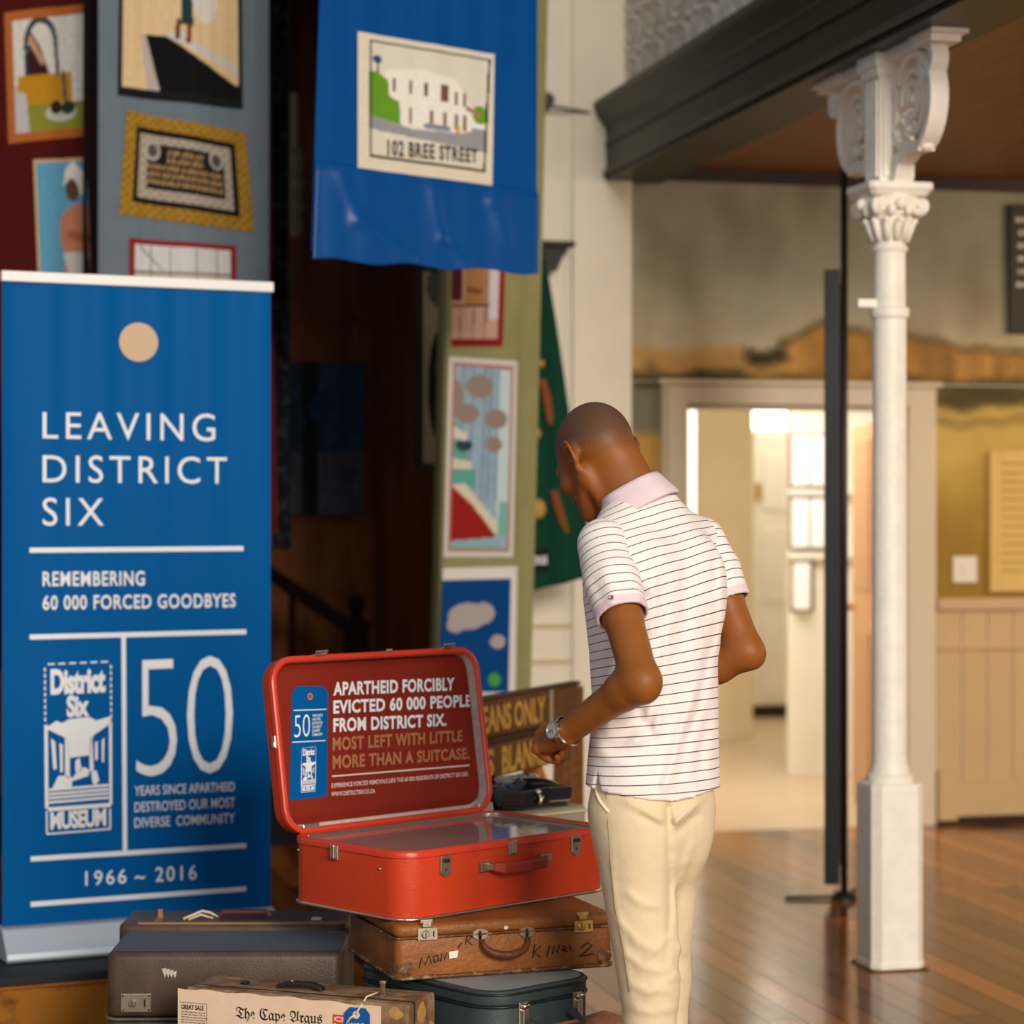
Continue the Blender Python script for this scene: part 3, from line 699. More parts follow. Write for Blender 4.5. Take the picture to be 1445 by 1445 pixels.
p.mesh('embroidered_picture', quad(F, [(167, 302), (358, 328), (346, 187), (178, 156)]), -.006, M['pict'], t, dg_)['label'] = 'black plaque picture with worn gold border'
p = Pic(90, 60, (206, 196, 176)).noise(.08, 4); p.rect(0, .55, 1, 1, (212, 212, 212))
for q in (.2, .38, .62, .82): p.line(q, 0, q, .9, .006, (120, 118, 116))
p.line(0, .55, 1, .55, .012, (120, 118, 116)); p.line(.1, .9, .3, .6, .01, (150, 150, 150)); p.ell(.45, .25, .1, .12, (190, 160, 96)); p.border(.045, (142, 34, 34), .07)
p.mesh('embroidered_picture', quad(F, [(181, 440), (334, 440), (333, 347), (182, 336)]), -.006, M['pict'], t, dg_)['label'] = 'white room picture in a red border'

# --- narrow cloths left of the gap
t, F = plane_thing('hanging_cloth', 'narrow dark red cloth hanging right of the blue grey hanging', 'wall hanging', 376, 8.8, R(35), 0)
cloth('cloth', mat('dark_red_cloth', (84, 20, 22), .9, var=.2, spec=.1), t, lambda z: 0, lambda z: .075 - .02 * z, pl(395, 752, F)[1], ZT, wave(.01, .09), nx=16)
t, F = plane_thing('hanging_cloth', 'narrow navy patterned cloth hanging in the dark gap', 'wall hanging', 386, 9.2, R(25), 0)
cloth('cloth', M['navy'], t, lambda z: .0, lambda z: .07, pl(395, 775, F)[1], ZT, wave(.012, .08), nx=16)

# --- big blue cloth with the street picture
t, F = plane_thing('embroidered_hanging', 'royal blue satin hanging with a white street house picture', 'wall hanging', 446, 7.6, R(33), 0, 'embroidered hangings')
bl_, br_ = pl(440, 366, F), pl(757, 387, F); hl, hr = pl(445, 226, F), pl(758, 270, F)
zb_ = lambda u: bl_[1] * (1 - u) + br_[1] * u + .006 * math.sin(u * 19)
xl_ = lambda z: bl_[0] + (z - bl_[1]) * .035
xr_ = lambda z: br_[0] + (z - br_[1]) * .004
db = lambda x, z: .005 * math.sin(2 * math.pi * x / .3 + .4 * z) * (.6 + .4 * math.cos(z)) + .0018 * math.sin(2 * math.pi * x / .13 + 2)
cloth('cloth', M['bluecloth'], t, xl_, xr_, bl_[1], ZT, db, nx=90, nz=60, zb=lambda u: zb_(u) + .03)
def hemd(x, z):
    u = (x - bl_[0]) / (br_[0] - bl_[0]); w = (z - bl_[1]) / .34
    d = -.012 - .004 * math.sin(u * 9)
    for (u0, w0, u1, w1, am, wd_) in ((.1, .95, .18, .4, .006, .026), (.18, .4, .42, .06, .007, .03), (.52, .75, .56, .3, .004, .024), (.56, .3, .66, .04, .005, .024), (.95, .95, .78, .7, .005, .03), (.78, .7, .86, .3, .004, .03)):
        px, pz, qx, qz = u0 * .88, w0 * .34, u1 * .88, w1 * .34; X, Zz = u * .88, w * .34
        tt = min(max(((X - px) * (qx - px) + (Zz - pz) * (qz - pz)) / ((qx - px) ** 2 + (qz - pz) ** 2), 0), 1)
        dd = math.hypot(X - px - tt * (qx - px), Zz - pz - tt * (qz - pz)); d -= am * math.exp(-(dd / wd_) ** 2)
    return d + db(x, z)
mb = MB(); nx, nz = 110, 50; vs = []
for j in range(nz):
    w = j / (nz - 1)
    for i in range(nx):
        u = i / (nx - 1); z = zb_(u) * (1 - w) + (hl[1] * (1 - u) + hr[1] * u) * w; x = xl_(z) * (1 - u) + xr_(z) * u
        k = min(1, (1 - w) * 12); vs.append((x, hemd(x, z) * k + (1 - k) * (db(x, z) - .004), z))
mb.add(vs, [(j * nx + i, j * nx + i + 1, (j + 1) * nx + i + 1, (j + 1) * nx + i) for j in range(nz - 1) for i in range(nx - 1)])
hm = mb.obj('hem', M['bluehem'], t, smooth=True, fix=False); so = hm.modifiers.new('th', 'SOLIDIFY'); so.thickness = .002
p = Pic(150, 150, (224, 214, 192)).noise(.05, 3)
def fr(c): return c
p.rect(.08, .14, .965, .97, (222, 218, 202)); p.poly([(.2, .75), (.45, .8), (.72, .76), (.8, .6), (.93, .5), (.93, .36), (.3, .36), (.2, .5)], (240, 236, 226))
p.poly([(.08, .72), (.13, .73), (.22, .68), (.23, .56), (.3, .53), (.31, .36), (.08, .4)], (104, 156, 40)).ell(.9, .52, .06, .07, (104, 156, 40))
for x in (.25, .37, .48): p.rect(x, .6, x + .025, .7, (112, 84, 66))
for x in (.6,): p.rect(x, .58, x + .06, .71, (116, 84, 66))
for x in (.71, .77): p.rect(x, .57, x + .018, .67, (112, 84, 66))
p.poly([(.79, .58), (.9, .53), (.9, .49), (.79, .54)], (170, 128, 96))
for x in (.37, .52, .62, .71, .77): p.rect(x, .38, x + .025, .5, (128, 104, 96))
p.poly([(.08, .4), (.4, .34), (.75, .36), (.95, .42), (.95, .24), (.08, .3)], (152, 152, 156)); p.rect(.72, .35, .75, .42, (210, 160, 50)); p.line(.5, .38, .66, .38, .02, (130, 140, 160)); p.line(.85, .4, .92, .4, .015, (140, 150, 170))
p.ell(.14, .82, .035, .03, (44, 84, 120)); p.line(.145, .72, .145, .8, .006, (60, 70, 60))
for a, b_ in (((.09, .1), (.09, .95)), ((.09, .95), (.965, .95)), ((.965, .95), (.94, .1)), ((.94, .1), (.09, .1))): p.line(*a, *b_, .009, (20, 36, 44))
qd = quad(F, [(503, 237), (693, 262), (696, 77), (503, 45)])
p.mesh('embroidered_picture', qd, -.008, M['pict'], t, db)
lt = MB(); q = quad(F, [(545, 220), (672, 231), (672, 211), (545, 197)]); text(lt, '102 BREE STREET', q, -.0105, bold=.03, space=1.15, disp=db); lt.obj('stitched_lettering', mat('dark_stitching', (40, 44, 46), .9), t)

# --- olive cloth strip with three pictures
t, F = plane_thing('embroidered_hanging', 'long olive green hanging with pictures right of the dark stage gap', 'wall hanging', 632, 9.0, R(22), 0, 'embroidered hangings')
rB, rT = pl(748, 985, F), pl(764, 380, F); lB, lT = pl(622, 985, F), pl(637, 380, F); z0 = pl(690, 987, F)[1]
def lin(a, b): return lambda z: a[0] + (z - a[1]) / (b[1] - a[1]) * (b[0] - a[0])
do_ = lambda x, z: .006 * math.sin(9 * x + z) + (.012 * math.exp(-((x - lin(pl(733, 985, F), pl(737, 380, F))(z)) / .015) ** 2))
cloth('cloth', M['olive'], t, lin(lB, lT), lin(rB, rT), z0, ZT, do_, nx=70, nz=70)
fl_ = MB(); eb, et = pl(606, 985, F, .12), pl(621, 380, F, .12)
n = 30; vs = []
for j in range(n):
    z = z0 + (ZT - z0) * j / (n - 1)
    for (xx, yy) in ((lin(lB, lT)(z), do_(lin(lB, lT)(z), z)), (lin(lB, lT)(z) * .5 + lin(eb, et)(z) * .5, .05), (lin(eb, et)(z), .12)): vs.append((xx, yy, z))
fl_.add(vs, [(j * 3 + i, j * 3 + i + 1, j * 3 + i + 4, j * 3 + i + 3) for j in range(n - 1) for i in range(2)])
o = fl_.obj('folded_edge', M['olive'], t, smooth=True, fix=False); o.modifiers.new('th', 'SOLIDIFY').thickness = .003
p = Pic(60, 80, (200, 160, 140)).noise(.1, 3)
for q in (.15, .4, .62): p.line(q, 0, q + .02, .42, .012, (120, 90, 80))
p.rect(0, .5, .2, 1, (90, 30, 36)); p.rect(.25, .45, .66, 1, (176, 128, 80)); p.rect(.7, .3, .9, 1, (212, 204, 210)); p.line(.3, .62, .55, .6, .03, (130, 84, 50)); p.line(0, .45, .7, .45, .014, (60, 40, 36)); p.line(.68, .3, .68, 1, .012, (60, 44, 44))
p.a[:7] = srgb(138, 30, 28)[:3]; p.a[:, -7:] = srgb(138, 30, 28)[:3]
p.mesh('embroidered_picture', quad(F, [(637, 489), (708, 489), (712, 360), (638, 360)]), -.005, M['pict'], t, do_)['label'] = 'shop front picture in a red border'
p = Pic(80, 170, (150, 176, 190)).noise(.12, 4)
for q in (.2, .34, .52, .6, .72): p.line(q, .3, q + .02, 1, .02, (128, 152, 172))
p.rect(.74, .12, .92, .95, (196, 214, 214))
for cx_, cy_, rx, ry in ((.45, .86, .2, .06), (.7, .7, .17, .05), (.68, .57, .12, .04), (.28, .72, .18, .05), (.1, .8, .12, .09)): p.ell(cx_, cy_, rx, ry, (150, 132, 120))
p.poly([(0, .34), (.42, .34), (.44, .42), (.3, .5), (.28, .6), (.12, .68), (0, .66)], (96, 164, 150)); p.ell(.25, .56, .12, .03, (40, 70, 70)); p.poly([(.08, .66), (.3, .62), (.28, .58), (.05, .6)], (216, 210, 190)); p.poly([(.02, .5), (.36, .48), (.38, .44), (.02, .44)], (214, 206, 184))
p.poly([(.02, .37), (.3, .3), (.75, .12), (.72, .1), (.06, .08)], (152, 34, 24)); p.poly([(.08, .36), (.28, .37), (.82, .15), (.74, .11), (.4, .26)], (218, 208, 184)); p.poly([(.78, .28), (.9, .28), (.9, .1), (.76, .12)], (120, 184, 168)); p.rect(0, .04, .8, .075, (130, 180, 176))
p.border(.09, (176, 120, 110), .042); p.border(.055, (214, 208, 200), .026)
p.mesh('embroidered_picture', quad(F, [(626, 786), (723, 786), (729, 510), (634, 503)]), -.005, M['pict'], t, do_)['label'] = 'tall pale blue street picture with red steps'
p = Pic(70, 120, (0, 66, 128)).noise(.08, 4)
for cx_, cy_, rx, ry in ((.35, .64, .26, .1), (.55, .66, .15, .08), (.75, .45, .1, .05), (.2, .58, .12, .06)): p.ell(cx_, cy_, rx, ry, (176, 164, 160))
p.ell(.72, .17, .08, .05, (70, 160, 60)); p.rect(0, 0, 1, .08, (206, 208, 206)); p.rect(.9, 0, 1, 1, (226, 220, 212)); p.rect(0, .915, 1, 1, (226, 220, 212))
p.mesh('embroidered_picture', quad(F, [(618, 992), (727, 992), (730, 799), (625, 802)]), -.005, M['pict'], t, do_)['label'] = 'deep blue picture with grey clouds'

# --- green cloth
t, F = plane_thing('hanging_cloth', 'dark green flared cloth with orange feather marks on the cream pier', 'wall hanging', 725, 9.9, R(13), 0)
gb, gt = pl(841, 812, F), pl(772, 380, F); gl = pl(728, 840, F)
zbb = lambda u: gl[1] * (1 - u) + gb[1] * u
dgr = lambda x, z: .014 * math.sin(x * 42 + 1.5 * z)
cloth('cloth', M['green'], t, cst(0), lin(gb, gt), gl[1], ZT, dgr, nx=50, zb=zbb)
for pts in ([(765, 535), (772, 560), (776, 590), (777, 600)], [(782, 692), (788, 715), (796, 740), (801, 752)]):
    fe = MB()
    for i in range(len(pts) - 1):
        w0, w1 = (5, 6, 5, 2)[i], (6, 5, 2, 1)[i]
        a, b_ = pts[i], pts[i + 1]
        flat(fe, [pl(a[0] - w0, a[1], F, -.02), pl(a[0] + w0, a[1], F, -.02), pl(b_[0] + w1, b_[1], F, -.02), pl(b_[0] - w1, b_[1], F, -.02)], -.02)
    fe.obj('feather_mark', mat('rust_felt', (132, 72, 34), .9), t)
lb = MB(); x0, zz0 = pl(745, 805, F, -.02); x1, zz1 = pl(774, 772, F, -.02); lb.box(x0, x1, -.022, -.018, zz0, zz1).obj('dark_label', mat('dark_label_cloth', (12, 22, 30), .9), t)
lb = MB(); text(lb, 'ous', [pl(752, 797, F, -.024), pl(772, 796, F, -.024), pl(772, 784, F, -.024), pl(752, 785, F, -.024)], -.024, bold=.02); lb.obj('label_lettering', M['print'], t)
for px, py, r_ in ((759, 718, .035), (764, 513, .014), (757, 612, .02)):
    x, z = pl(px, py, F, -.03); MB().sphere((x, -.03, z), (r_, .012, r_ * 1.2)).obj('applique_badge', M['gold'], t, smooth=True)
# --- narrow framed picture at the back edge of the olive cloth
t, F = plane_thing('framed_panel', 'narrow black framed cream panel half hidden behind the olive hanging', 'panel', 587, 9.7, R(20), 0)
x1, _ = pl(640, 385, F); z1 = ZT; _, z0 = pl(600, 664, F)
MB().box(0, x1, 0, .03, z0, z1).obj('frame', M['blackpaint'], t)
p = Pic(30, 80, (168, 156, 122)).noise(.1, 3); p.ell(.55, .4, .4, .3, (34, 36, 32)); p.ell(.6, .5, .2, .08, (96, 96, 86)); p.ell(.5, .92, .4, .1, (80, 90, 78))
p.mesh('painted_face', [(.03, z0 + .03), (x1, z0 + .03), (x1, pl(640, 385, F)[1]), (.03, pl(640, 385, F)[1])], -.004, M['pict'], t)

# ================================================================== STAGE AND ROLL-UP BANNER
RB = R(25); L0 = Vector((-719.5 / FPX * 6.88, 6.88, .17)); FB = frame(L0, RB)
FBz = frame((L0.x, L0.y, 0), RB)
t = thing('stage_platform', 'low wooden platform with dark top under the roll up banner', 'platform', (L0.x, L0.y, 0), RB)
MB().box(-1.2, 1.0, -.27, 1.0, .145, .17).obj('deck', M['stagetop'], t, bevel=.004)
MB().box(-1.2, 1.0, -.25, -.23, .0, .135).obj('front_board', M['knotty'], t)
MB().box(-1.2, 1.0, -.262, -.23, .135, .145).obj('trim_strip', M['woodorange'], t, bevel=.002)
t = thing('roll_up_banner', 'tall blue printed roll up banner on an aluminium base at far left', 'banner', L0, RB)
xR = pl(382, 800, FB)[0]; zb0 = pl(190, 1300, FB)[1]; zt0 = pl(3, 397, FB)[1]
def rv(x, z): k = max(0, (z - .9) / 1.1); return .0022 * k * math.sin(2 * math.pi * x / .17 + .6) + .0012 * k * math.sin(2 * math.pi * x / .083) + .007 * math.exp(-((x - .07) / .05) ** 2) * min(1, max(0, z - .3))
cloth('sheet', M['banner'], t, cst(0), cst(xR), .1, zt0 + .01, rv, nx=120, nz=40, th=.001)
xr2, _ = pl(385, 405, FB)
MB().box(-.004, xr2, -.012, .016, zt0, zt0 + .032).obj('top_rail', M['whitebar'], t, bevel=.004)
xb1 = xR + .01
MB().prism([(-.085, 0.012), (-.075, .004), (.09, .004), (.09, .07), (.03, .1), (-.02, .092), (-.08, .03)], 'x', -.005, xb1).obj('base_cassette', M['alu'], t, bevel=.004)
MB().lathe([(.012, 0), (.012, .006)], c=(.1, -.05, 0), n=12).obj('foot', M['black'], t)
MB().lathe([(.012, 0), (.012, .006)], c=(xb1 - .1, -.05, 0), n=12).obj('foot', M['black'], t)
MB().tube([(xR * .5, .07, .06), (xR * .5, .03, zt0 + .01)], .009).obj('support_pole', M['alu'], t, smooth=True)
YO = -.003
def bq(l, r, bl, br_, tl, tr): return [pl(l, bl, FB), pl(r, br_, FB), pl(r, tr, FB), pl(l, tl, FB)]
x, z = pl(195, 483, FB); rx = pl(222, 483, FB)[0] - x; rz = z - pl(195, 510.5, FB)[1]
mb = MB(); mb.add([(x + rx * math.cos(a), YO - .003 + rv(x + rx * math.cos(a), z + rz * math.sin(a)), z + rz * math.sin(a)) for a in np.linspace(0, 2 * math.pi, 48)[:-1]], [tuple(range(47))]); mb.obj('tan_disc', M['tanprint'], t, fix=False)
def line_(mb, x0, y0, x1, y1, w):
    a, b_ = pl(x0, y0, FB), pl(x1, y1, FB); dx, dz = b_[0] - a[0], b_[1] - a[1]; l = math.hypot(dx, dz); nx_, nz_ = -dz / l * w, dx / l * w
    pts = [(a[0] - nx_, a[1] - nz_), (b_[0] - nx_, b_[1] - nz_), (b_[0] + nx_, b_[1] + nz_), (a[0] + nx_, a[1] + nz_)]
    n = 40; vs = []
    for i in range(n + 1):
        for p, q in ((pts[0], pts[1]), (pts[3], pts[2])):
            x, z = p[0] + (q[0] - p[0]) * i / n, p[1] + (q[1] - p[1]) * i / n; vs.append((x, YO + rv(x, z), z))
    mb.add(vs, [(2 * i, 2 * i + 2, 2 * i + 3, 2 * i + 1) for i in range(n)])
TL = [('LEAVING', bq(60, 303, 619, 623, 581, 584), .0, 1.25), ('DISTRICT', bq(60, 320, 681, 683, 642, 645), .0, 1.25), ('SIX', bq(60, 146, 742, 742, 702, 703), .0, 1.25),
      ('REMEMBERING', bq(60, 204, 827.5, 826.5, 806.5, 805.5), .022, 1.12), ('60 000 FORCED GOODBYES', bq(60, 332, 861, 857, 840, 837), .022, 1.12),
      ('YEARS SINCE APARTHEID', bq(189.5, 331, 1123, 1116, 1109, 1103), .008, 1.0), ('DESTROYED OUR MOST', bq(189.5, 331, 1146, 1139, 1132, 1125), .008, 1.0), ('DIVERSE  COMMUNITY', bq(189.5, 331, 1168, 1161, 1154, 1147), .008, 1.0),
      ('1966', bq(120, 178, 1250, 1246.5, 1229, 1226), .01, 1.25), ('~', bq(190, 204, 1241, 1240, 1236, 1235), .01, 1), ('2016', bq(219, 277, 1244.5, 1241, 1223.5, 1220), .01, 1.25), ('50', bq(192, 328, 1096, 1090, 930, 924), -.018, .92)]
names = ['title_lettering'] * 3 + ['remembrance_lettering'] * 2 + ['caption_lettering'] * 3 + ['year_lettering'] * 3 + ['fifty_numeral']
for (s_, q, bo, sp), nm in zip(TL, names): mb = MB(); text(mb, s_, q, YO, bold=bo, space=sp, disp=rv); mb.obj(nm, M['print'], t, fix=False)
for a in ((42, 776.5, 343, 774, .0075), (42, 899, 347, 891.5, .0075), (174, 897, 176, 1200, .007), (43, 1212, 347, 1193, .0075), (43, 1276, 347, 1254, .0075)): mb = MB(); line_(mb, *a); mb.obj('ruled_line', M['print'], t, fix=False)
# museum emblem: lettering, dashed frame, street with twin fronts and steps
def emblem(mb, PQ, y, disp):
    """PQ(u,v) -> local (x,z); u,v in 0..1 of the emblem box"""
    def poly(pts): mb.add([(PQ(u, v)[0], y + (disp(*PQ(u, v)) if disp else 0), PQ(u, v)[1]) for u, v in pts], [tuple(range(len(pts)))])
    def seg(u0, v0, u1, v1, w, wv=None):
        wv = wv or w * .4; 
        if abs(u1 - u0) * .4 > abs(v1 - v0): poly([(u0, v0 - wv), (u1, v1 - wv), (u1, v1 + wv), (u0, v0 + wv)])
        else: poly([(u0 - w, v0), (u0 + w, v0), (u1 + w, v1), (u1 - w, v1)])
    def tx(s_, u0, v0, u1, v1, b_): text(mb, s_, [PQ(u0, v0), PQ(u1, v0), PQ(u1, v1), PQ(u0, v1)], y, bold=b_, space=.95, disp=disp)
    tx('District', .1, .81, .9, .96, .045); tx('Six', .33, .675, .66, .805, .045); tx('MUSEUM', .08, .03, .9, .135, .04)
    for k in range(6):
        a = .06 + k * .155; seg(a, .99, a + .1, .99, .012); 
    for k in range(9):
        b_ = .66 + k * .036; seg(.02, b_, .02, b_ + .022, .012); seg(.98, b_, .98, b_ + .022, .012)
    seg(.03, .64, .03, .155, .025); seg(.97, .64, .97, .155, .022); seg(.03, .01, .03, .14, .012); seg(.96, .01, .96, .13, .012); seg(.03, .008, .97, .012, .012); seg(.05, .15, .97, .152, .03)
    poly([(.02, .62), (.18, .66), (.26, .645), (.36, .665), (.5, .67), (.66, .672), (.76, .65), (.98, .67), (.98, .63), (.72, .565), (.68, .5), (.36, .49), (.3, .56), (.06, .63)])
    poly([(.3, .57), (.37, .57), (.37, .33), (.3, .34)]); poly([(.66, .56), (.7, .56), (.72, .35), (.66, .36)]); poly([(.34, .5), (.68, .5), (.68, .45), (.34, .44)])
    poly([(.1, .56), (.16, .54), (.18, .38), (.13, .38)]); poly([(.22, .53), (.27, .52), (.27, .36), (.23, .36)]); poly([(.74, .52), (.78, .53), (.78, .42), (.74, .42)]); poly([(.84, .53), (.88, .55), (.87, .4), (.84, .41)])
    poly([(.34, .36), (.4, .32), (.52, .38), (.6, .38), (.66, .36), (.64, .33), (.36, .3)]); poly([(.45, .42), (.51, .44), (.55, .36), (.45, .36)])
    poly([(.1, .26), (.2, .34), (.3, .34), (.4, .3), (.4, .27)]); poly([(.68, .35), (.76, .36), (.8, .3), (.74, .27), (.7, .29)])
    for k, b_ in enumerate((.262, .238, .215, .19)): seg(.06, b_, .94, b_ + .006, .02, .0075)
Q0, Q1, Q2, Q3 = [np.array(pl(*p, FB)) for p in ((63, 1179), (159, 1172), (158, 931), (61, 935))]
mb = MB(); emblem(mb, lambda u, v: tuple((Q0 * (1 - u) + Q1 * u) * (1 - v) + (Q3 * (1 - u) + Q2 * u) * v), YO, rv); mb.obj('museum_emblem', M['print'], t, fix=False)
# ================================================================== SUITCASES
def lock_plate(parent, x, z, w, h, M_, key=True, y=0.0, name='lock'):
    o = MB().box(x - w / 2, x + w / 2, y - .004, y + .002, z - h / 2, z + h / 2).obj(name, M_, parent, bevel=.0015)
    if key:
        k = MB().lathe([(.0, -.001), (.009, -.001), (.0095, .002), (.007, .004), (.0, .004)], n=16, M=Matrix.Translation((x - w * .12, y - .004, z)) @ Matrix.Rotation(R(90), 4, 'X'))
        k.box(x - w * .12 - .0012, x - w * .12 + .0012, y - .0092, y - .0075, z - .005, z + .005, mi=1).box(x + w * .26, x + w * .32, y - .006, y - .003, z - h * .22, z + h * .22, mi=1)
        k.obj('lock_barrel', [M_, M['darkmetal']], o, smooth=True, angle=30)
    return o
# ---- red suitcase -------------------------------------------------
RC = R(44); PC = Vector((-.245, 5.3, .557)); FC = frame(PC, RC)
L, W, H = .68, .42, .158
t = thing('red_suitcase', 'open bright red suitcase with printed lid on top of the stack', 'suitcase', PC, RC)
mb = MB(); r0 = .062
loops = []
for k in range(4):
    a = R(90 * k / 3); i = .008 * (1 - math.sin(a)); loops.append([(x, y, .008 * (1 - math.cos(a))) for x, y in rr(i, L - i, i, W - i, r0 - i)])
loops.append([(x, y, H - .012) for x, y in rr(0, L, 0, W, r0)])
mb.loft(loops, True, False)
mb.loft([[(x, y, H) for x, y in rr(.009, L - .009, .009, W - .009, r0 - .009)], [(x, y, H - .05) for x, y in rr(.009, L - .009, .009, W - .009, r0 - .009)]], False, False)
mb.obj('body', M['redcase'], t, smooth=True, angle=40)
mb = MB()
pr = [(0, -.016), (-.004, -.014), (-.004, -.002), (-.001, .002), (.006, .003), (.011, 0), (.011, -.016)]
mb.loft([[(x, y, H + dz_) for x, y in rr(-0 + d, L - d, d, W - d, r0 - d)] for d, dz_ in pr], False, False)
mb.obj('rim', M['redrim'], t, smooth=True, angle=50)
mb = MB()
mb.tube([(x, y, .004) for x, y in rr(-.001, L + .001, -.001, W + .001, r0)], .0045, n=8, closed=True)
mb.obj('bottom_edging', M['chrome'], t, smooth=True)
MB().loft([[(x, y, H - .047) for x, y in rr(.01, L - .01, .01, W - .01, r0 - .01)]], True, False).obj('lining', mat('dusky_lining', (214, 160, 148), .7, bump=.3, bscale=40, var=.1), t)
MB().loft([[(x, y, z) for x, y in rr(.0115, L - .0115, .0115, W - .0115, r0 - .0115)] for z in (H - .01, H - .006)]).obj('glass_cover', mat('clear_glass_cover', (226, 214, 210), .03, trans=.72, ior=1.7), t)
mb = MB().tube([(x, y, H - .004) for x, y in rr(.013, L - .013, .013, W - .013, r0 - .013)], .0035, n=6, closed=True); mb.obj('glass_seal', M['chrome'], t, smooth=True)
# latches, locks, handle on the front (-y) and left (-x) faces
def px_front(px, py): return pl(px, py, FC, 0)
def hasp(mb, x, z): mb.prism([(x - .016, z - .02), (x - .008, z - .027), (x, z - .031), (x + .008, z - .027), (x + .016, z - .02), (x + .016, z + .02), (x - .016, z + .02)], 'y', -.006, .001)
for px, py in ((627, 1219), (811, 1190)):
    x, z = px_front(px, py); mb = MB(); hasp(mb, x, z); o = mb.obj('lock', M['nickel'], t, bevel=.0015)
    MB().box(x - .009, x + .009, -.011, -.006, z + .004, z + .012).lathe([(0, 0), (.003, 0), (.003, .003), (0, .003)], n=10, M=Matrix.Translation((x, -.005, z - .012)) @ Matrix.Rotation(R(90), 4, 'X')).obj('lock_slide', M['darkmetal'], o, bevel=.001)
x, z = px_front(721, 1193); o = MB().box(x - .013, x + .013, -.007, .001, z - .022, H - .004).obj('latch', M['nickel'], t, bevel=.002)
MB().box(x - .007, x + .007, -.014, -.006, z - .018, z + .014).obj('latch_lever', M['chrome'], o, bevel=.002)
# left face latch (plane x = 0)
def left_face(px, py):
    Mi = FC.inverted(); o_ = Mi @ Vector((0, 0, CAMZ)); d = Mi.to_3x3() @ Vector(((px - 722.5) / FPX, 1, -(py - 722.5) / FPX)); tt = -o_.x / d.x; p = o_ + d * tt; return p.y, p.z
y, z = left_face(474, 1200); o = MB().box(-.007, .001, y - .013, y + .013, z - .022, H - .004).obj('latch', M['nickel'], t, bevel=.002)
MB().box(-.014, -.006, y - .007, y + .007, z - .018, z + .014).obj('latch_lever', M['chrome'], o, bevel=.002)
y, z = left_face(536, 1226); MB().sphere((0, min(y, W), z), .004).obj('stud', M['nickel'], t, smooth=True); MB().sphere((0, W - .04, H - .03), .003).obj('stud', M['nickel'], t, smooth=True)
xa, za = px_front(683, 1224); xb, zb = px_front(766, 1209); zh = (za + zb) / 2
for s_, x in ((1, xa), (-1, xb)):
    MB().box(x - .019, x + .019, -.012, .001, zh - .011, zh + .011).box(x + s_ * .008 - .006, x + s_ * .008 + .006, -.026, -.01, zh - .008, zh + .008).obj('handle_mount', M['nickel'], t, bevel=.002)
MB().tube([(xa + .008, -.022, zh), (xa + .03, -.034, zh - .004), ((xa + xb) / 2, -.037, zh - .006), (xb - .03, -.034, zh - .004), (xb - .008, -.022, zh)], [(.010, .007), (.013, .009), (.013, .009), (.013, .009), (.010, .007)], flat=(0, 0, 1)).obj('handle', M['redhandle'], t, bevel=.004)
# ---- lid
tilt = R(9); Hl, Dl = .425, .05
ML = Matrix.Translation((0, W, H)) @ Matrix.Rotation(-tilt, 4, 'X'); FL = FC @ ML
def lidloop(y, i, r): return [(x, y, z) for x, z in rr(i, L - i, i + .002, Hl - i, r)]
mb = MB(); rl = .06
mb.loft([lidloop(.0, .0, rl), lidloop(Dl * .8, 0, rl), lidloop(Dl * .95, .004, rl - .004), lidloop(Dl, .012, rl - .012)], False, True)
lid = mb.obj('lid', M['redcase'], t, smooth=True, angle=40, M=ML)
mb = MB(); mb.loft([lidloop(y, i, rl - i) for y, i in ((.014, 0), (.012, -.004), (0, -.004), (-.003, 0), (-.002, .008), (.001, .0115), (.004, .0115))], False, False)
mb.obj('lid_rim', M['redrim'], lid, smooth=True, angle=50)
mb = MB(); mb.loft([lidloop(.003, .0105, rl - .0105), lidloop(.034, .0115, rl - .0115)], False, True); mb.obj('lid_lining', M['lining'], lid, fix=False)
# printed panel: cushion-shaped sheet, narrower on the right where the lining shows
xp0, xp1, zp0, zp1 = .014, L - .0125, .022, Hl - .012
def pd_(x, z):
    u, w = (x - xp0) / (xp1 - xp0), (z - zp0) / (zp1 - zp0)
    e = min(u, 1 - u, w * .62, (1 - w) * .62) ; k = min(1, max(0, e) / .035); k = k * k * (3 - 2 * k)
    f = .003 * math.exp(-((u - .9 + (1 - w) * .35) / .035) ** 2) * max(0, w - .55) * 2 + .002 * math.exp(-((u - .72 + (1 - w) * .5) / .05) ** 2) * max(0, w - .5) * 2
    return .0315 - .007 * k - f
mb = MB(); nx, nz = 80, 60; vs = []
for j in range(nz):
    for i in range(nx):
        x, z = xp0 + (xp1 - xp0) * i / (nx - 1), zp0 + (zp1 - zp0) * j / (nz - 1)
        # round the corners by pulling the grid in
        cxn, czn = max(abs((x - (xp0 + xp1) / 2)) - (xp1 - xp0) / 2 + .05, 0), max(abs((z - (zp0 + zp1) / 2)) - (zp1 - zp0) / 2 + .05, 0); rd = math.hypot(cxn, czn)
        if rd > .05: q = .05 / rd; x += math.copysign(cxn * (1 - q), (xp0 + xp1) / 2 - x); z += math.copysign(czn * (1 - q), (zp0 + zp1) / 2 - z)
        vs.append((x, pd_(x, z), z))
mb.add(vs, [(j * nx + i, j * nx + i + 1, (j + 1) * nx + i + 1, (j + 1) * nx + i) for j in range(nz - 1) for i in range(nx - 1)])
mb.obj('printed_panel', M['redpanel'], lid, smooth=True, fix=False)
YP = .0235
def lq(l, r, bl, br_, tl, tr): return [pl(l, bl, FL, YP), pl(r, br_, FL, YP), pl(r, tr, FL, YP), pl(l, tl, FL, YP)]
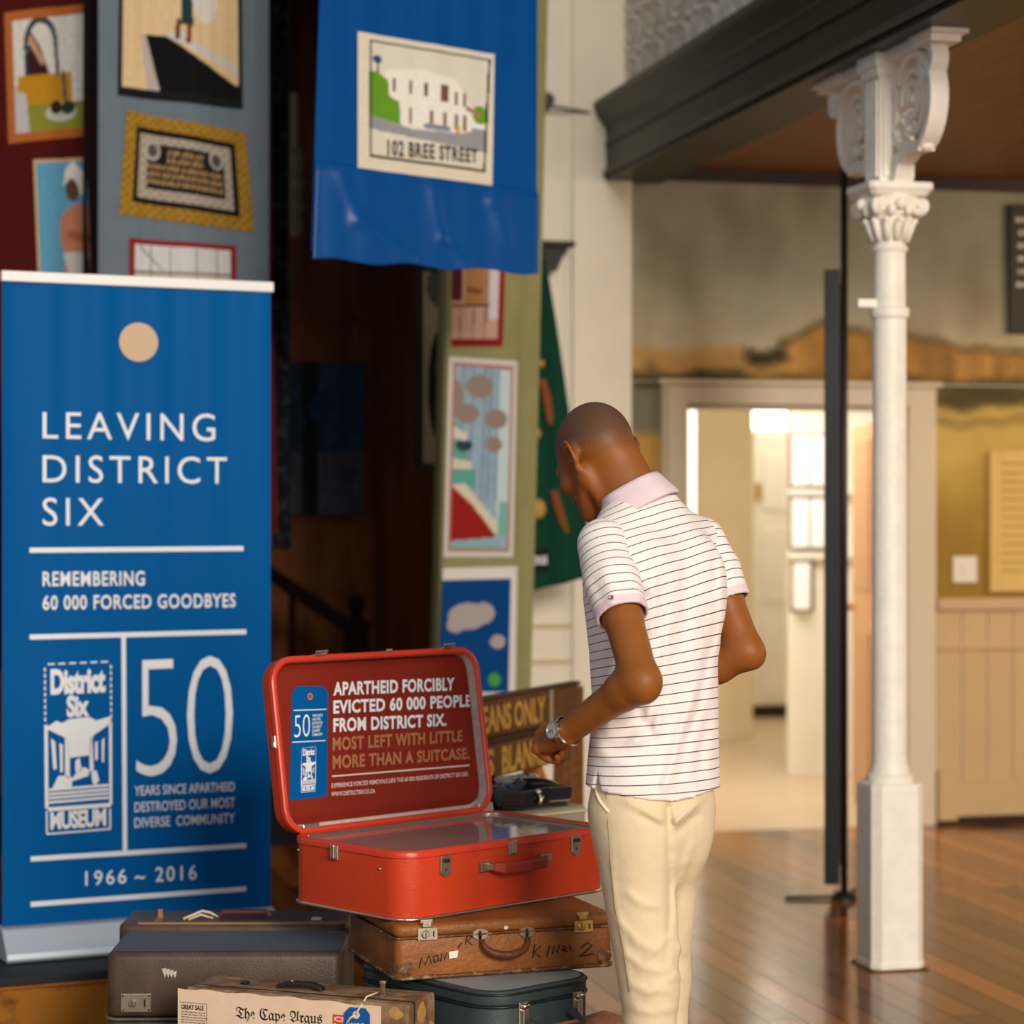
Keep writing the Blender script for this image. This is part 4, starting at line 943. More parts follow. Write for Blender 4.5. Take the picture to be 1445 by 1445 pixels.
def pline(a, b_, w):
    vs = []
    for i in range(31):
        x, z = a[0] + (b_[0] - a[0]) * i / 30, a[1] + (b_[1] - a[1]) * i / 30; vs += [(x, pdd(x, z), z - w), (x, pdd(x, z), z + w)]
    mb.add(vs, [(2 * i, 2 * i + 2, 2 * i + 3, 2 * i + 1) for i in range(30)])
pdd = lambda x, z: pd_(x, z) - .0022
mb = MB()
for s_, q in (('APARTHEID FORCIBLY', lq(470, 641, 982, 974.5, 962.5, 956)), ('EVICTED 60 000 PEOPLE', lq(470, 664.5, 1007.5, 997.5, 988, 979.5)), ('FROM DISTRICT SIX.', lq(470, 629.5, 1033.5, 1024.5, 1013.5, 1007))): text(mb, s_, q, 0, bold=.036, space=1.08, disp=pdd)
mb.obj('white_lettering', M['print'], lid, fix=False)
mb = MB()
for s_, q in (('MOST LEFT WITH LITTLE', lq(469, 652, 1060, 1046.5, 1040.5, 1030)), ('MORE THAN A SUITCASE.', lq(469, 662, 1085.5, 1071, 1066, 1055))): text(mb, s_, q, 0, bold=.034, space=1.08, disp=pdd)
mb.obj('tan_lettering', mat('tan_lettering', (176, 112, 74), .7), lid, fix=False)
mb = MB()
for s_, q in (('EXPERIENCE FORCED REMOVALS LIKE THE 60 000 RESIDENTS OF DISTRICT SIX DID.', lq(467.5, 660.5, 1112, 1095, 1105.5, 1089)), ('WWW.DISTRICTSIX.CO.ZA', lq(467, 529, 1124, 1119, 1117.5, 1113))): text(mb, s_, q, 0, bold=.02, disp=pdd)
a, b_ = pl(468, 1095.5, FL, YP), pl(662, 1080, FL, YP); pline(a, b_, .002)
mb.obj('small_lettering', mat('pinkish_print', (226, 196, 190), .6), lid, fix=False)
# blue printed tag with emblem
tg = MB(); pts = [(408.5, 1129), (461, 1124), (463, 975), (457, 966), (421, 965), (412, 975)]
tq = [pl(*p, FL, YP) for p in pts]; vs = []
BL, BR, TR, TL_ = np.array(tq[0]), np.array(tq[1]), np.array(tq[2]), np.array(tq[5])
for j in range(31):
    w = j / 30 * 1.045; cut = max(0, w - 1) / .045 * .16
    for i in range(13):
        u = cut + (1 - 2 * cut) * i / 12; q = (BL * (1 - u) + BR * u) * (1 - w) + (TL_ * (1 - u) + TR * u) * w; vs.append((q[0], pdd(*q) + .0008, q[1]))
tg.add(vs, [(j * 13 + i, j * 13 + i + 1, (j + 1) * 13 + i + 1, (j + 1) * 13 + i) for j in range(30) for i in range(12)]); tgo = tg.obj('blue_printed_tag', M['banner'], lid, fix=False)
mb = MB()
text(mb, '50', lq(415, 437, 1041, 1039, 1009.5, 1007.5), 0, bold=-.012, disp=pdd)
for k in range(6): text(mb, ('YEARS SINCE', 'APARTHEID', 'DESTROYED', 'OUR MOST', 'DIVERSE', 'COMMUNITY')[k], lq(440, (455, 452, 455, 453, 451, 455)[k], 1012 + k * 5.4, 1011 + k * 5.4, 1008 + k * 5.4, 1007 + k * 5.4), 0, bold=.01, disp=pdd)
for (x0, y0, x1, y1) in ((414, 1002.5, 460, 1001), (412, 1047.5, 459, 1045)):
    a, b_ = pl(x0, y0, FL, YP), pl(x1, y1, FL, YP); pline(a, b_, .0012)
Q0, Q1, Q2, Q3 = [np.array(pl(*p, FL, YP)) for p in ((424, 1119), (445, 1117), (446, 1053), (425, 1055))]
emblem(mb, lambda u, v: tuple((Q0 * (1 - u) + Q1 * u) * (1 - v) + (Q3 * (1 - u) + Q2 * u) * v), 0, pdd)
mb.obj('tag_lettering', M['print'], lid, fix=False)
x, z = pl(437, 983, FL, YP); mb = MB()
for r_, i in ((.0085, 0), (.004, 1)): mb.add([(x + r_ * math.cos(a), pdd(x, z) - .0006 - i * .0006, z + r_ * math.sin(a)) for a in np.linspace(0, 2 * math.pi, 20)[:-1]], [tuple(range(19))], i)
mb.obj('tag_eyelet', [mat('orange_eyelet', (206, 120, 70), .5), mat('dark_eyelet', (150, 40, 24), .6)], lid, fix=False)
# catches on the lid's top edge and left side
for px in (444, 625):
    x, z = pl(px, 905, FL, .01); mb = MB(); mb.tube([(x, .012, Hl + .003), (x - .002, -.012, Hl + .004), (x - .006, -.022, Hl + .012)], [(.0022, .016)] * 3, flat=(0, 0, 1)); mb.sphere((x + .004, .002, Hl + .006), .004)
    mb.obj('catch', M['chrome'], lid, bevel=.001)
x, z = pl(547, 903, FL, 0); MB().box(x - .006, x + .006, -.008, .004, Hl + .002, Hl + .009).obj('catch', M['chrome'], lid, bevel=.001)
MB().box(-.008, .0, .004, .018, .21, .24).box(-.011, -.006, .006, .016, .214, .226).obj('catch', M['chrome'], lid, bevel=.001)
for x in (.05, L - .05): MB().tube([(x, .004, -.004), (x + .05, .004, -.004)], .005).box(x, x + .05, .0, .004, -.02, .022).obj('hinge', M['chrome'], lid, bevel=.0015)

# ---- brown suitcase -----------------------------------------------
BZ = R(19.5); PB = Vector((-.262, 5.28, .429)); FBr = frame(PB, BZ)
L, W, H = .528, .40, .127
t = thing('brown_suitcase', 'scuffed brown fibre suitcase with chalk scrawl under the red suitcase', 'suitcase', PB, BZ)
mb = MB(); rbox(mb, 0, L, 0, W, 0, H - .031, .02, .008); mb.obj('body', M['brownfibre'], t, smooth=True, angle=50)
mb = MB(); rbox(mb, -.003, L + .003, -.003, W + .003, H - .03, H, .022, .012); mb.obj('lid', M['brownfibre'], t, smooth=True, angle=50)
mb = MB().tube([(x, y, H - .03) for x, y in rr(-.004, L + .004, -.004, W + .004, .022)], .0028, n=6, closed=True).tube([(x, y, .006) for x, y in rr(-.001, L + .001, -.001, W + .001, .02)], .005, n=6, closed=True)
mb.obj('leather_edging', M['leatheredge'], t, smooth=True)
for (sx, sy) in ((0, 0), (1, 0), (0, 1)):
    c = MB(); M4 = Matrix.Translation((sx * L, sy * W, 0)) @ Matrix.Scale(-1 if sx else 1, 4, (1, 0, 0)) @ Matrix.Scale(-1 if sy else 1, 4, (0, 1, 0))
    c.sphere((.028, .028, .026), (.034, .034, .03), n=20, m=12)
    c.v = [tuple(M4 @ Vector((max(min(p[0], .04), -.0032) if p[0] > .0 else max(p[0], -.0032), max(p[1], -.0032), max(p[2], -.001)))) for p in c.v]
    c.obj('corner_patch', M['leatheredge'], t, smooth=True, angle=45)
def pb_(px, py): return pl(px, py, FBr, -.003)
for px, py, mt in ((603, 1318, M['nickel']), (823, 1307, M['brass'])):
    x, z = pb_(px, py); o = lock_plate(t, x, z, .048, .028, mt, y=-.003)
    MB().box(x - .014, x + .008, -.012, -.003, z + .016, z + .03).box(x - .018, x + .012, -.009, -.003, z + .024, z + .034).obj('hasp', mt, o, bevel=.002)
xa, za = pb_(678, 1318); xb, zb = pb_(744, 1315)
for x, z in ((xa, za), (xb, zb)):
    o = MB().lathe([(0, 0), (.021, 0), (.019, .003), (0, .003)], n=24, M=Matrix.Translation((x, -.002, z)) @ Matrix.Rotation(R(90), 4, 'X') @ Matrix.Diagonal((1, .65, 1, 1))).obj('handle_plate', M['nickel'], t, smooth=True, angle=30)
    MB().tube([(x - .002, -.004, z + .006), (x - .002, -.014, z), (x - .002, -.006, z - .01)], .003).obj('handle_ring', M['darkmetal'], o, smooth=True)
hp = []
for k in range(13):
    a = math.pi * k / 12; hp.append(((xa + xb) / 2 - (xb - xa) / 2 * math.cos(a) * .98, -.012 - .022 * math.sin(a), za - .012 - .034 * math.sin(a) ** .8))
MB().tube(hp, [.005 + .0045 * math.sin(math.pi * k / 12) for k in range(13)], n=10).obj('handle', M['handle_brown'], t, smooth=True)
mb = MB(); x, z = pb_(640, 1347); mb.add([(x - .01, -.0036, z - .009), (x + .009, -.0036, z - .007), (x + .011, -.0036, z + .009), (x - .011, -.0036, z + .007)], [(0, 1, 2, 3)]); mb.obj('torn_sticker', M['paper'], t); mb = MB()
x, z = pb_(714, 1309); mb.add([(x + .006 * math.cos(a), -.0036, z + .0045 * math.sin(a)) for a in np.linspace(0, 6.0, 7)], [tuple(range(7))]); mb.obj('torn_sticker', M['paper'], t)
mb = MB()
def scrawl(strokes, w=1.0):
    for s_ in strokes:
        pts = [pb_(*p) for p in s_]; mb.tube([(x, -.0008 if False else -.0012, z) for x, z in pts], [(.0009, .0014)] * len(pts), flat=(0, 1, 0))
scrawl([[(592, 1366), (595, 1352), (600, 1362), (606, 1348), (609, 1360)], [(613, 1358), (612, 1350), (618, 1348), (619, 1356), (613, 1358)], [(622, 1357), (624, 1346), (628, 1354), (631, 1344)], [(634, 1352), (640, 1348), (635, 1344), (633, 1352), (641, 1353)], [(646, 1338), (652, 1331)], [(657, 1334), (660, 1319), (666, 1322), (660, 1328), (667, 1334)],
        [(752, 1352), (755, 1332)], [(764, 1334), (754, 1344), (763, 1351)], [(772, 1350), (776, 1334)], [(780, 1346), (782, 1336), (787, 1344), (790, 1334)], [(795, 1342), (800, 1338), (796, 1334), (794, 1341), (801, 1343)], [(804, 1334), (806, 1342)], [(820, 1338), (830, 1330), (836, 1334), (826, 1344), (818, 1350), (838, 1346)]])
mb.obj('pencil_scrawl', M['ink'], t)

# ---- teal case ------------------------------------------------------
PT = Vector((-.045, 5.145, 0)); ZT_ = R(42); FT = frame(PT, ZT_)      # x: short latched side, going right-back; y: long side, going left-back
t = thing('teal_case', 'dark teal case with rounded corners and pale top under the brown suitcase', 'case', PT, ZT_)
mb = MB(); rbox(mb, 0, .33, 0, .50, 0, .392, .075, .01, n=8); mb.obj('body', M['teal'], t, smooth=True, angle=40)
mb = MB(); rbox(mb, -.001, .331, -.001, .501, .394, .428, .076, .006, n=8); mb.obj('lid', M['teal'], t, smooth=True, angle=40)
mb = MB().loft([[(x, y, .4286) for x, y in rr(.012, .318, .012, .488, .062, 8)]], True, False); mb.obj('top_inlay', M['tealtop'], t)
mb = MB()
for z in (.393, .42): mb.tube([(x, y, z) for x, y in rr(-.002, .332, -.002, .502, .077, 8)], .003, n=6, closed=True)
mb.obj('piping', mat('black_piping', (22, 30, 32), .4), t, smooth=True)
for px, py in ((737, 1424), (813, 1388)):
    x, z = pl(px, py, FT, 0); x = max(.05, min(x, .29))
    o = MB().box(x - .014, x + .014, -.006, .001, .33, .40).box(x - .009, x + .009, -.014, -.005, .34, .385).obj('clasp', M['chrome'], t, bevel=.002)
    MB().tube([(x - .01, -.012, .392), (x + .01, -.012, .392)], .005).obj('clasp_roll', M['chrome'], o, smooth=True)
hx = .165
MB().tube([(hx - .07, 0, .36), (hx - .065, -.03, .352), (hx - .05, -.055, .344), (hx + .05, -.055, .344), (hx + .065, -.03, .352), (hx + .07, 0, .36)], [(.006, .012)] * 6, flat=(0, 0, 1)).obj('handle', M['teal'], t, bevel=.004)
MB().box(hx - .045, hx + .045, -.064, -.046, .335, .353).obj('handle_grip', mat('tan_handle_grip', (150, 96, 56), .5), t, bevel=.005)

# ---- tan bag behind the stack
t = thing('leather_bag', 'rounded tan leather bag on the floor behind the teal case', 'bag', (.225, 5.72, 0), R(15))
mb = MB(); lo = []
for k in range(11):
    a = k / 10; z = .27 * a; q = (1 - max(0, a - .55) ** 2 / .2025) ** .5 if a > .55 else 1; q = max(q, .04)
    lo.append([(.13 * q * math.copysign(abs(math.cos(b)) ** .7, math.cos(b)), .09 * q * math.copysign(abs(math.sin(b)) ** .7, math.sin(b)), z) for b in np.linspace(0, 2 * math.pi, 29)[:-1]])
mb.loft(lo); mb.obj('body', M['leatherbag'], t, smooth=True)
MB().box(-.03, .03, -.094, -.06, .15, .19).obj('clasp', M['brass'], t, bevel=.004)

# ---- newspaper-covered case (standing upright) ---------------------
AZ = R(-21); e1 = Vector((math.cos(AZ), math.sin(AZ), 0)); L, W, H = .551, .152, .4144
PA = Vector((-.2256, 5.1, 0)) - e1 * L; FA = frame(PA, AZ)
t = thing('newspaper_case', 'worn brown case pasted with old newspaper at the bottom of the photo', 'suitcase', PA, AZ)
mb = MB(); rbox(mb, 0, L, 0, W, 0, H, .008, .006); mb.obj('body', M['card'], t, smooth=True, angle=50)
MB().box(-.001, L + .001, .028, .034, H - .02, H + .0012).box(L - .02, L + .0015, .028, .034, 0, H).obj('lid_seam', M['ink'], t)
def fa(px, py): return pl(px, py, FA, -.001)
nl, nr = fa(250, 1420)[0] + .002, fa(538, 1420)[0]; zt = H - .004
mb = MB(); n = 24; top = []
for k in range(n + 1):
    u = k / n; top.append((nl + (nr - nl) * u, zt - .012 * max(0, u - .62) - .002 * math.sin(u * 31)))
mb.add([(x, -.0015, z) for x, z in top] + [(x, -.0015, .02) for x, z in reversed(top)], [tuple(range(2 * n + 2))]); paper = mb.obj('pasted_newspaper', M['news'], t, fix=False)
def aq(l, r, bl, br_, tl, tr): return [fa(l, bl), fa(r, br_), fa(r, tr), fa(l, tl)]
mb = MB(); text(mb, '𝔗𝔥𝔢 ℭ𝔞𝔭𝔢 𝔄𝔯𝔤𝔲𝔰', aq(333, 455, 1441, 1449, 1420, 1429), -.0022, bold=.012); mb.obj('masthead_lettering', M['ink'], paper, fix=False)
mb = MB(); text(mb, 'GREAT SALE', aq(256, 288, 1424, 1426, 1417, 1419), -.0022, bold=.03)
for a, b_ in (((254, 1414), (292, 1417)), ((292, 1417), (292, 1445)),):
    p, q = fa(*a), fa(*b_); mb.box(min(p[0], q[0]), max(p[0], q[0]) + .0006, -.0024, -.002, min(p[1], q[1]), max(p[1], q[1]) + .0006)
mb.obj('advert_lettering', M['ink'], paper)
mb = MB(); random.seed(11)
for k in range(24):
    zz = fa(270, 1429)[1] - k * .0058
    x = fa(256, 1430)[0]
    while x < fa(289, 1430)[0]: q = .004 + random.random() * .008; mb.box(x, x + q, -.0023, -.0018, zz, zz + .0022); x += q + .002
for k in range(9):
    zz = fa(300, 1460)[1] - k * .009; x = fa(296, 1440)[0]
    while x < nr - .02: q = .006 + random.random() * .014; mb.box(x, x + q, -.0023, -.0018, zz, zz + .003); x += q + .003
mb.obj('newsprint_columns', M['greyink'], paper)
mb = MB(); x0, z1 = fa(470, 1431); x1, _ = fa(508, 1431); mb.box(x0, x1, -.0026, -.0018, z1 - .05, z1); o = mb.obj('red_box', M['redink'], paper)
mb = MB(); text(mb, 'CITY', [(x0 + .003, z1 - .015), (x1 - .004, z1 - .017), (x1 - .004, z1 - .004), (x0 + .003, z1 - .004)], -.0032, bold=.04); text(mb, 'LATE', [(x0 + .003, z1 - .032), (x1 - .004, z1 - .034), (x1 - .004, z1 - .02), (x0 + .003, z1 - .019)], -.0032, bold=.04); mb.obj('red_box_lettering', M['news'], paper, fix=False)
# scraps on the end and top, worn patches
random.seed(4); scm_ = mat('torn_tan_paper', (186, 140, 82), .85, var=.25, vscale=40)
def patch_(P, r_, axis):
    k = 9; pts = [(r_ * (.6 + .4 * random.random()) * math.cos(2 * math.pi * i / k), r_ * (.5 + .4 * random.random()) * math.sin(2 * math.pi * i / k)) for i in range(k)]
    mb = MB()
    if axis == 'z': mb.add([(P[0] + 1.6 * a, P[1] + .6 * b_, P[2]) for a, b_ in pts], [tuple(range(k))])
    elif axis == 'y': mb.add([(P[0] + a, P[1], P[2] + b_) for a, b_ in pts], [tuple(range(k))])
    else: mb.add([(P[0], P[1] + a, P[2] + b_) for a, b_ in pts], [tuple(range(k))])
    mb.obj('torn_paper_scrap', scm_, t)
for x, y, r_ in ((.03, .025, .016), (.1, .06, .022), (.2, .025, .02), (.24, .1, .02), (.33, .06, .014), (.42, .1, .02), (.5, .05, .02), (.06, .12, .02)): patch_((x, y, H + .0008), r_, 'z')
for y, z, r_ in ((.07, H - .03, .03), (.12, H - .07, .02), (.05, H - .1, .025)): patch_((L + .0012, y, z), r_, 'x')
patch_((L - .03, -.0012, H - .02), .02, 'y'); patch_((L - .02, -.0012, H - .06), .018, 'y')
x = .256
MB().tube([(x - .055, .07, H), (x - .05, .07, H + .006), (x - .03, .07, H + .012), (x + .03, .07, H + .012), (x + .05, .07, H + .006), (x + .055, .07, H)], [(.012, .005)] * 6, flat=(0, 1, 0)).obj('handle', M['handle_black'], t, bevel=.003)
for q in (-.022, .05): MB().lathe([(0, 0), (.006, 0), (.005, .003), (0, .004)], c=(x + q, .07, H + .016 if q < 0 else H), n=12).obj('rivet', M['brass'], t, smooth=True)
for x, up in ((.125, 0), (.455, 1)):
    o = MB().box(x - .02, x + .014, .045, .075, H, H + .004).obj('latch', M['nickel'], t, bevel=.001)
    if up: MB().box(x + .002, x + .014, .058, .062, H, H + .032).lathe([(.009, 0), (.009, .006)], c=(x + .008, .06, H + .03), n=12).obj('latch_tongue', M['chrome'], o, bevel=.001)
    else: MB().box(x - .012, x + .004, .05, .07, H + .003, H + .01).obj('latch_tongue', M['darkmetal'], o, bevel=.002)
# blue tag tied to the newspaper case
tg_l = thing('luggage_tag', 'blue card luggage tag tied to the newspaper covered case', 'tag', FA @ Vector((0, -.006, 0)), AZ)
Ft = frame(FA @ Vector((0, -.006, 0)), AZ)
pts = [pl(*p, Ft) for p in ((484, 1470), (522, 1472), (522, 1432), (516, 1423), (494, 1421), (486, 1429))]
MB().prism(pts, 'y', -.001, .0).obj('card', M['bluetag'], tg_l)
x, z = pl(503, 1432, Ft); MB().lathe([(.004, 0), (.0085, 0), (.0085, .0012), (.004, .0012)], n=20, M=Matrix.Translation((x, -.001, z)) @ Matrix.Rotation(R(90), 4, 'X')).obj('eyelet', M['string'], tg_l, smooth=True, angle=30)
xs_, zs_ = pl(519, 1413, Ft); xe, ze = pl(488, 1448, Ft)
MB().tube([(xs_, .05, H + .012), (xs_ - .012, .02, H + .008), (x + .006, -.003, z + .012), (x, -.004, z)], .0022, n=6).tube([(x, -.004, z), (x - .012, -.006, z - .006), (xe, -.005, ze)], .0024, n=6).obj('string', M['string'], tg_l, smooth=True)
mb = MB(); text(mb, 'LEAVING', [pl(493, 1449, Ft), pl(514, 1450, Ft), pl(514, 1444, Ft), pl(493, 1443, Ft)], -.0016, bold=.02); mb.obj('tag_lettering', M['print'], tg_l, fix=False)

# ---- dark brown trunk-like case on the left ------------------------
x0 = (149 - 722.5) / FPX * 5.55
PD = Vector((x0, 5.55, 0)); FD = frame(PD, R(1)); L = (485 - 149) / FPX * 5.55; H = .442
t = thing('brown_leather_case', 'large dark brown leather case with brass lock below the blue banner', 'suitcase', PD, R(1))
mb = MB(); rbox(mb, 0, L, 0, .29, 0, .283, .028, .012); mb.obj('body', M['brownleather'], t, smooth=True, angle=50)
mb = MB(); rbox(mb, 0, L, 0, .29, .288, H, .03, .016); mb.obj('lid', M['brownleather'], t, smooth=True, angle=50)
MB().tube([(x, y, .286) for x, y in rr(-.001, L + .001, -.001, .291, .028)], .004, n=6, closed=True).obj('seam_strip', mat('grey_seam_strip', (96, 96, 84), .5), t, smooth=True)
MB().loft([[(x, y, H + .001) for x, y in rr(.012, L - .012, .022, .288, .02)]], True, False).obj('canvas_top', M['slate'], t)
x, z = pl(192, 1415, FD); lock_plate(t, x, z, .072, .044, M['nickel'])
ls = MB()
for sx in (-.031, .031):
    for sz in (-.017, .017): ls.sphere((x + sx, -.004, z + sz), .0025, n=8, m=5)
ls.obj('screw', M['darkmetal'], t)
mb = MB(); x, z = pl(239, 1373, FD)
for k in range(4): mb.add([(x - .018 + k * .008, -.0006, z + .01 - k * .003), (x - .01 + k * .008, -.0006, z - .012), (x - .006 + k * .008, -.0006, z + .012 - k * .002)], [(0, 1, 2)])
mb.obj('scratched_patch', mat('pale_scratch', (196, 186, 172), .8), t)
# case standing behind it
PE = Vector(((166 - 722.5) / FPX * 5.87, 5.87, 0)); FE = frame(PE, R(0)); L2 = .58; H2 = .455
t = thing('tan_trimmed_case', 'brown case with dark red handle standing behind the dark leather case', 'suitcase', PE, 0)
mb = MB(); rbox(mb, 0, L2, 0, .22, 0, H2, .03, .014); mb.obj('body', M['brownleather'], t, smooth=True, angle=50)
MB().box(.05, L2 - .01, .008, .02, H2 - .002, H2 + .003).obj('tan_welt', mat('tan_welt', (156, 112, 76), .6), t, bevel=.001)
xa, _ = pl(312, 1293, FE, .1); xb, _ = pl(378, 1290, FE, .1)
MB().tube([(xa - .004, .1, H2), (xa + .004, .1, H2 + .014), (xb - .004, .1, H2 + .014), (xb + .004, .1, H2)], [(.014, .006)] * 4, flat=(0, 1, 0)).obj('handle', mat('dark_red_handle', (92, 36, 24), .4), t, bevel=.004)
x, _ = pl(227, 1287, FE, .1); MB().box(x - .006, x + .006, .09, .096, H2 - .005, H2 + .022).box(x - .009, x + .009, .02, .1, H2 - .001, H2 + .002).obj('tan_strap', M['leatherbag'], t, bevel=.001)
x, _ = pl(285, 1290, FE, .08); MB().tube([(x - .045, .06, H2 + .003), (x - .02, .07, H2 + .012), (x, .08, H2 + .02), (x + .02, .08, H2 + .016), (x + .04, .09, H2 + .003)], .0035, n=6).tube([(x - .03, .05, H2 + .003), (x, .06, H2 + .014), (x + .03, .07, H2 + .003)], .003, n=6).obj('string_loop', M['string'], t, smooth=True)
MB().box(L2 - .1, L2 - .075, .06, .1, H2 - .001, H2 + .001).obj('paper_scrap', M['string'], t)

# ---- behind the red lid: grey case with a glossy black bag ----------
PG = Vector((-.03, 6.17, 0)); t = thing('grey_case', 'grey upright case behind the red suitcase carrying a glossy black bag', 'suitcase', PG, R(38))
mb = MB(); rbox(mb, 0, .30, 0, .2, 0, .695, .02, .012); mb.obj('body', M['greycase'], t, smooth=True, angle=50)
mb = MB().tube([(x, y, .68) for x, y in rr(-.001, .301, -.001, .201, .02)], .005, n=6, closed=True); mb.obj('edging', mat('pale_edging', (196, 184, 156), .5), t, smooth=True)
t = thing('black_bag', 'glossy black patent bag lying on the grey case behind the red lid', 'bag', (-.03, 6.17, .697), R(38))
mb = MB(); lo = []
for k in range(7):
    a = k / 6; z = .005 + .07 * a; q = (1 - (a * .92) ** 3) ** .5
    lo.append([(.13 + .14 * q * math.copysign(abs(math.cos(b)) ** .6, math.cos(b)) + .02 * math.sin(5 * b) * a, .1 + .1 * q * math.copysign(abs(math.sin(b)) ** .6, math.sin(b)), z + .006 * math.sin(3 * b)) for b in np.linspace(0, 2 * math.pi, 33)[:-1]])
mb.loft(lo); mb.obj('body', M['patent'], t, smooth=True)
MB().tube([(.0, .0, .035), (.06, -.02, .03), (.14, -.025, .04), (.24, .0, .035)], [(.022, .006)] * 4, flat=(0, 0, 1)).obj('flap', M['patent'], t, bevel=.006)
MB().tube([(.1, -.03, .045), (.11, -.036, .035), (.1, -.04, .02)], .006).sphere((.1, -.034, .05), .009).obj('clasp', M['chrome'], t, smooth=True)
# ---- bench with lettered rails --------------------------------------
BD = math.atan2(.91, .41); PBn = Vector((-.063, 7.27, 0)); FBn = frame(PBn, BD)
t = thing('lettered_bench', 'wooden bench with gold lettered back rails behind the red lid', 'bench', PBn, BD)
zA = .905
def pl_b(px, py): x, z = pl(px, py, FBn, .06); return (x, .06, z)
x1, _ = pl(816, 968, FBn)
bw_ = mat('dark_bench_wood', (70, 42, 15), .5, rgb2=(104, 64, 26), vscale=8, stretch=(1, 8, 8))
MB().box(-.5, x1 - .06, .027, .04, zA - .25, zA - .01).obj('gap_fill_board', mat('gap_darkening_board', (58, 36, 14), .6), t)  # added dark board, makes the gap between the rails read dark
MB().box(-.55, x1, -.0, .025, zA - .115, zA).obj('upper_rail', bw_, t, bevel=.006)
MB().box(-.55, x1 - .05, -.0, .025, zA - .245, zA - .14).obj('lower_rail', bw_, t, bevel=.006)
MB().box(-.55, x1 + .01, -.006, .03, zA, zA + .014).obj('top_cap', mat('dark_top_cap', (58, 34, 14), .45), t, bevel=.004)
mb = MB(); xt = pl(771, 990, FBn)[0]; xk = pl(708, 1030, FBn)[0]; wk = (pl(758, 1020, FBn)[0] - xk) * 1.4
text(mb, 'EUROPEANS ONLY', [(xt - .78, zA - .1), (xt - .01, zA - .1), (xt - .01, zA - .016), (xt - .78, zA - .016)], -.0012, bold=.03); mb.obj('gold_lettering', M['gold'], t, fix=False); mb = MB()
text(mb, 'SLEGS', [(xk - .42, zA - .238), (xk - .06, zA - .238), (xk - .06, zA - .15), (xk - .42, zA - .15)], -.0012, bold=.03); mb.obj('gold_lettering', M['gold'], t, fix=False); mb = MB()
text(mb, 'BLANKES', [(xk, zA - .238), (xk + wk, zA - .238), (xk + wk, zA - .15), (xk, zA - .15)], -.0012, bold=.03)
mb.obj('gold_lettering', M['gold'], t, fix=False)
for q in (xt + .03,): MB().box(q, q + .012, -.006, .0, zA - .125, zA + .002).obj('pale_tape', mat('pale_tape', (160, 140, 118), .7), t)
for q in (-.28, x1 - .06):
    MB().tube([(q + .02, .03, zA), (q + .02, .05, .42), (q + .02, .1, 0)], [(.03, .022)] * 3, flat=(1, 0, 0)).obj('back_leg', M['wood'], t, bevel=.004)
    MB().tube([(q + .02, -.26, .42), (q + .02, -.27, 0)], [(.025, .022)] * 2, flat=(1, 0, 0)).obj('front_leg', M['wood'], t, bevel=.004)
MB().tube([pl_b(736, 1045), pl_b(764, 1118)], [(.02, .03)] * 2, flat=(1, 0, 0)).obj('slanted_brace', M['woodorange'], t, bevel=.005)
MB().box(x1 + .0, x1 + .1, .02, .05, .35, zA - .01).obj('end_panel', M['wood'], t, bevel=.005)
MB().box(-.3, x1 - .02, -.3, .04, .42, .445).obj('seat', M['wood'], t, bevel=.005)
# ================================================================== PERSON (local x = his right, y = front, z up)
PR = R(43); PO = Vector((.307, 5.0, 0)); FP = frame(PO, PR); FPi = FP.inverted()
def V3(a): return np.array(a, float)
def cap(p, a, b, ra, rb):
    a, b = V3(a), V3(b); ab = b - a; t = np.clip(((p - a) @ ab) / (ab @ ab), 0, 1)
    return np.linalg.norm(p - a - t[:, None] * ab, axis=1) - (ra + (rb - ra) * t)
def ell(p, c, r, Rm=None):
    q = p - V3(c)
    if Rm is not None: q = q @ Rm
    r = V3(r); k0 = np.linalg.norm(q / r, axis=1); k1 = np.linalg.norm(q / (r * r), axis=1)
    return k0 * (k0 - 1) / np.maximum(k1, 1e-9)
def smin(a, b, k):
    h = np.clip(.5 + .5 * (b - a) / k, 0, 1); return b * (1 - h) + a * h - k * h * (1 - h)
def smax(a, b, k): return -smin(-a, -b, k)
def su(ds, k):
    d = ds[0]
    for e in ds[1:]: d = smin(d, e, k)
    return d
def lofted(p, tab, k=.0):
    z = p[:, 2]; T = np.array(tab); A = np.interp(z, T[:, 0], T[:, 1]); B = np.interp(z, T[:, 0], T[:, 2]); cy = np.interp(z, T[:, 0], T[:, 3]); cx = np.interp(z, T[:, 0], T[:, 4]) if T.shape[1] > 4 else 0
    q = np.sqrt(((p[:, 0] - cx) / A) ** 2 + ((p[:, 1] - cy) / B) ** 2)
    d = (q - 1) * np.minimum(A, B)
    return np.maximum(d, np.maximum(T[0, 0] - z, z - T[-1, 0]))
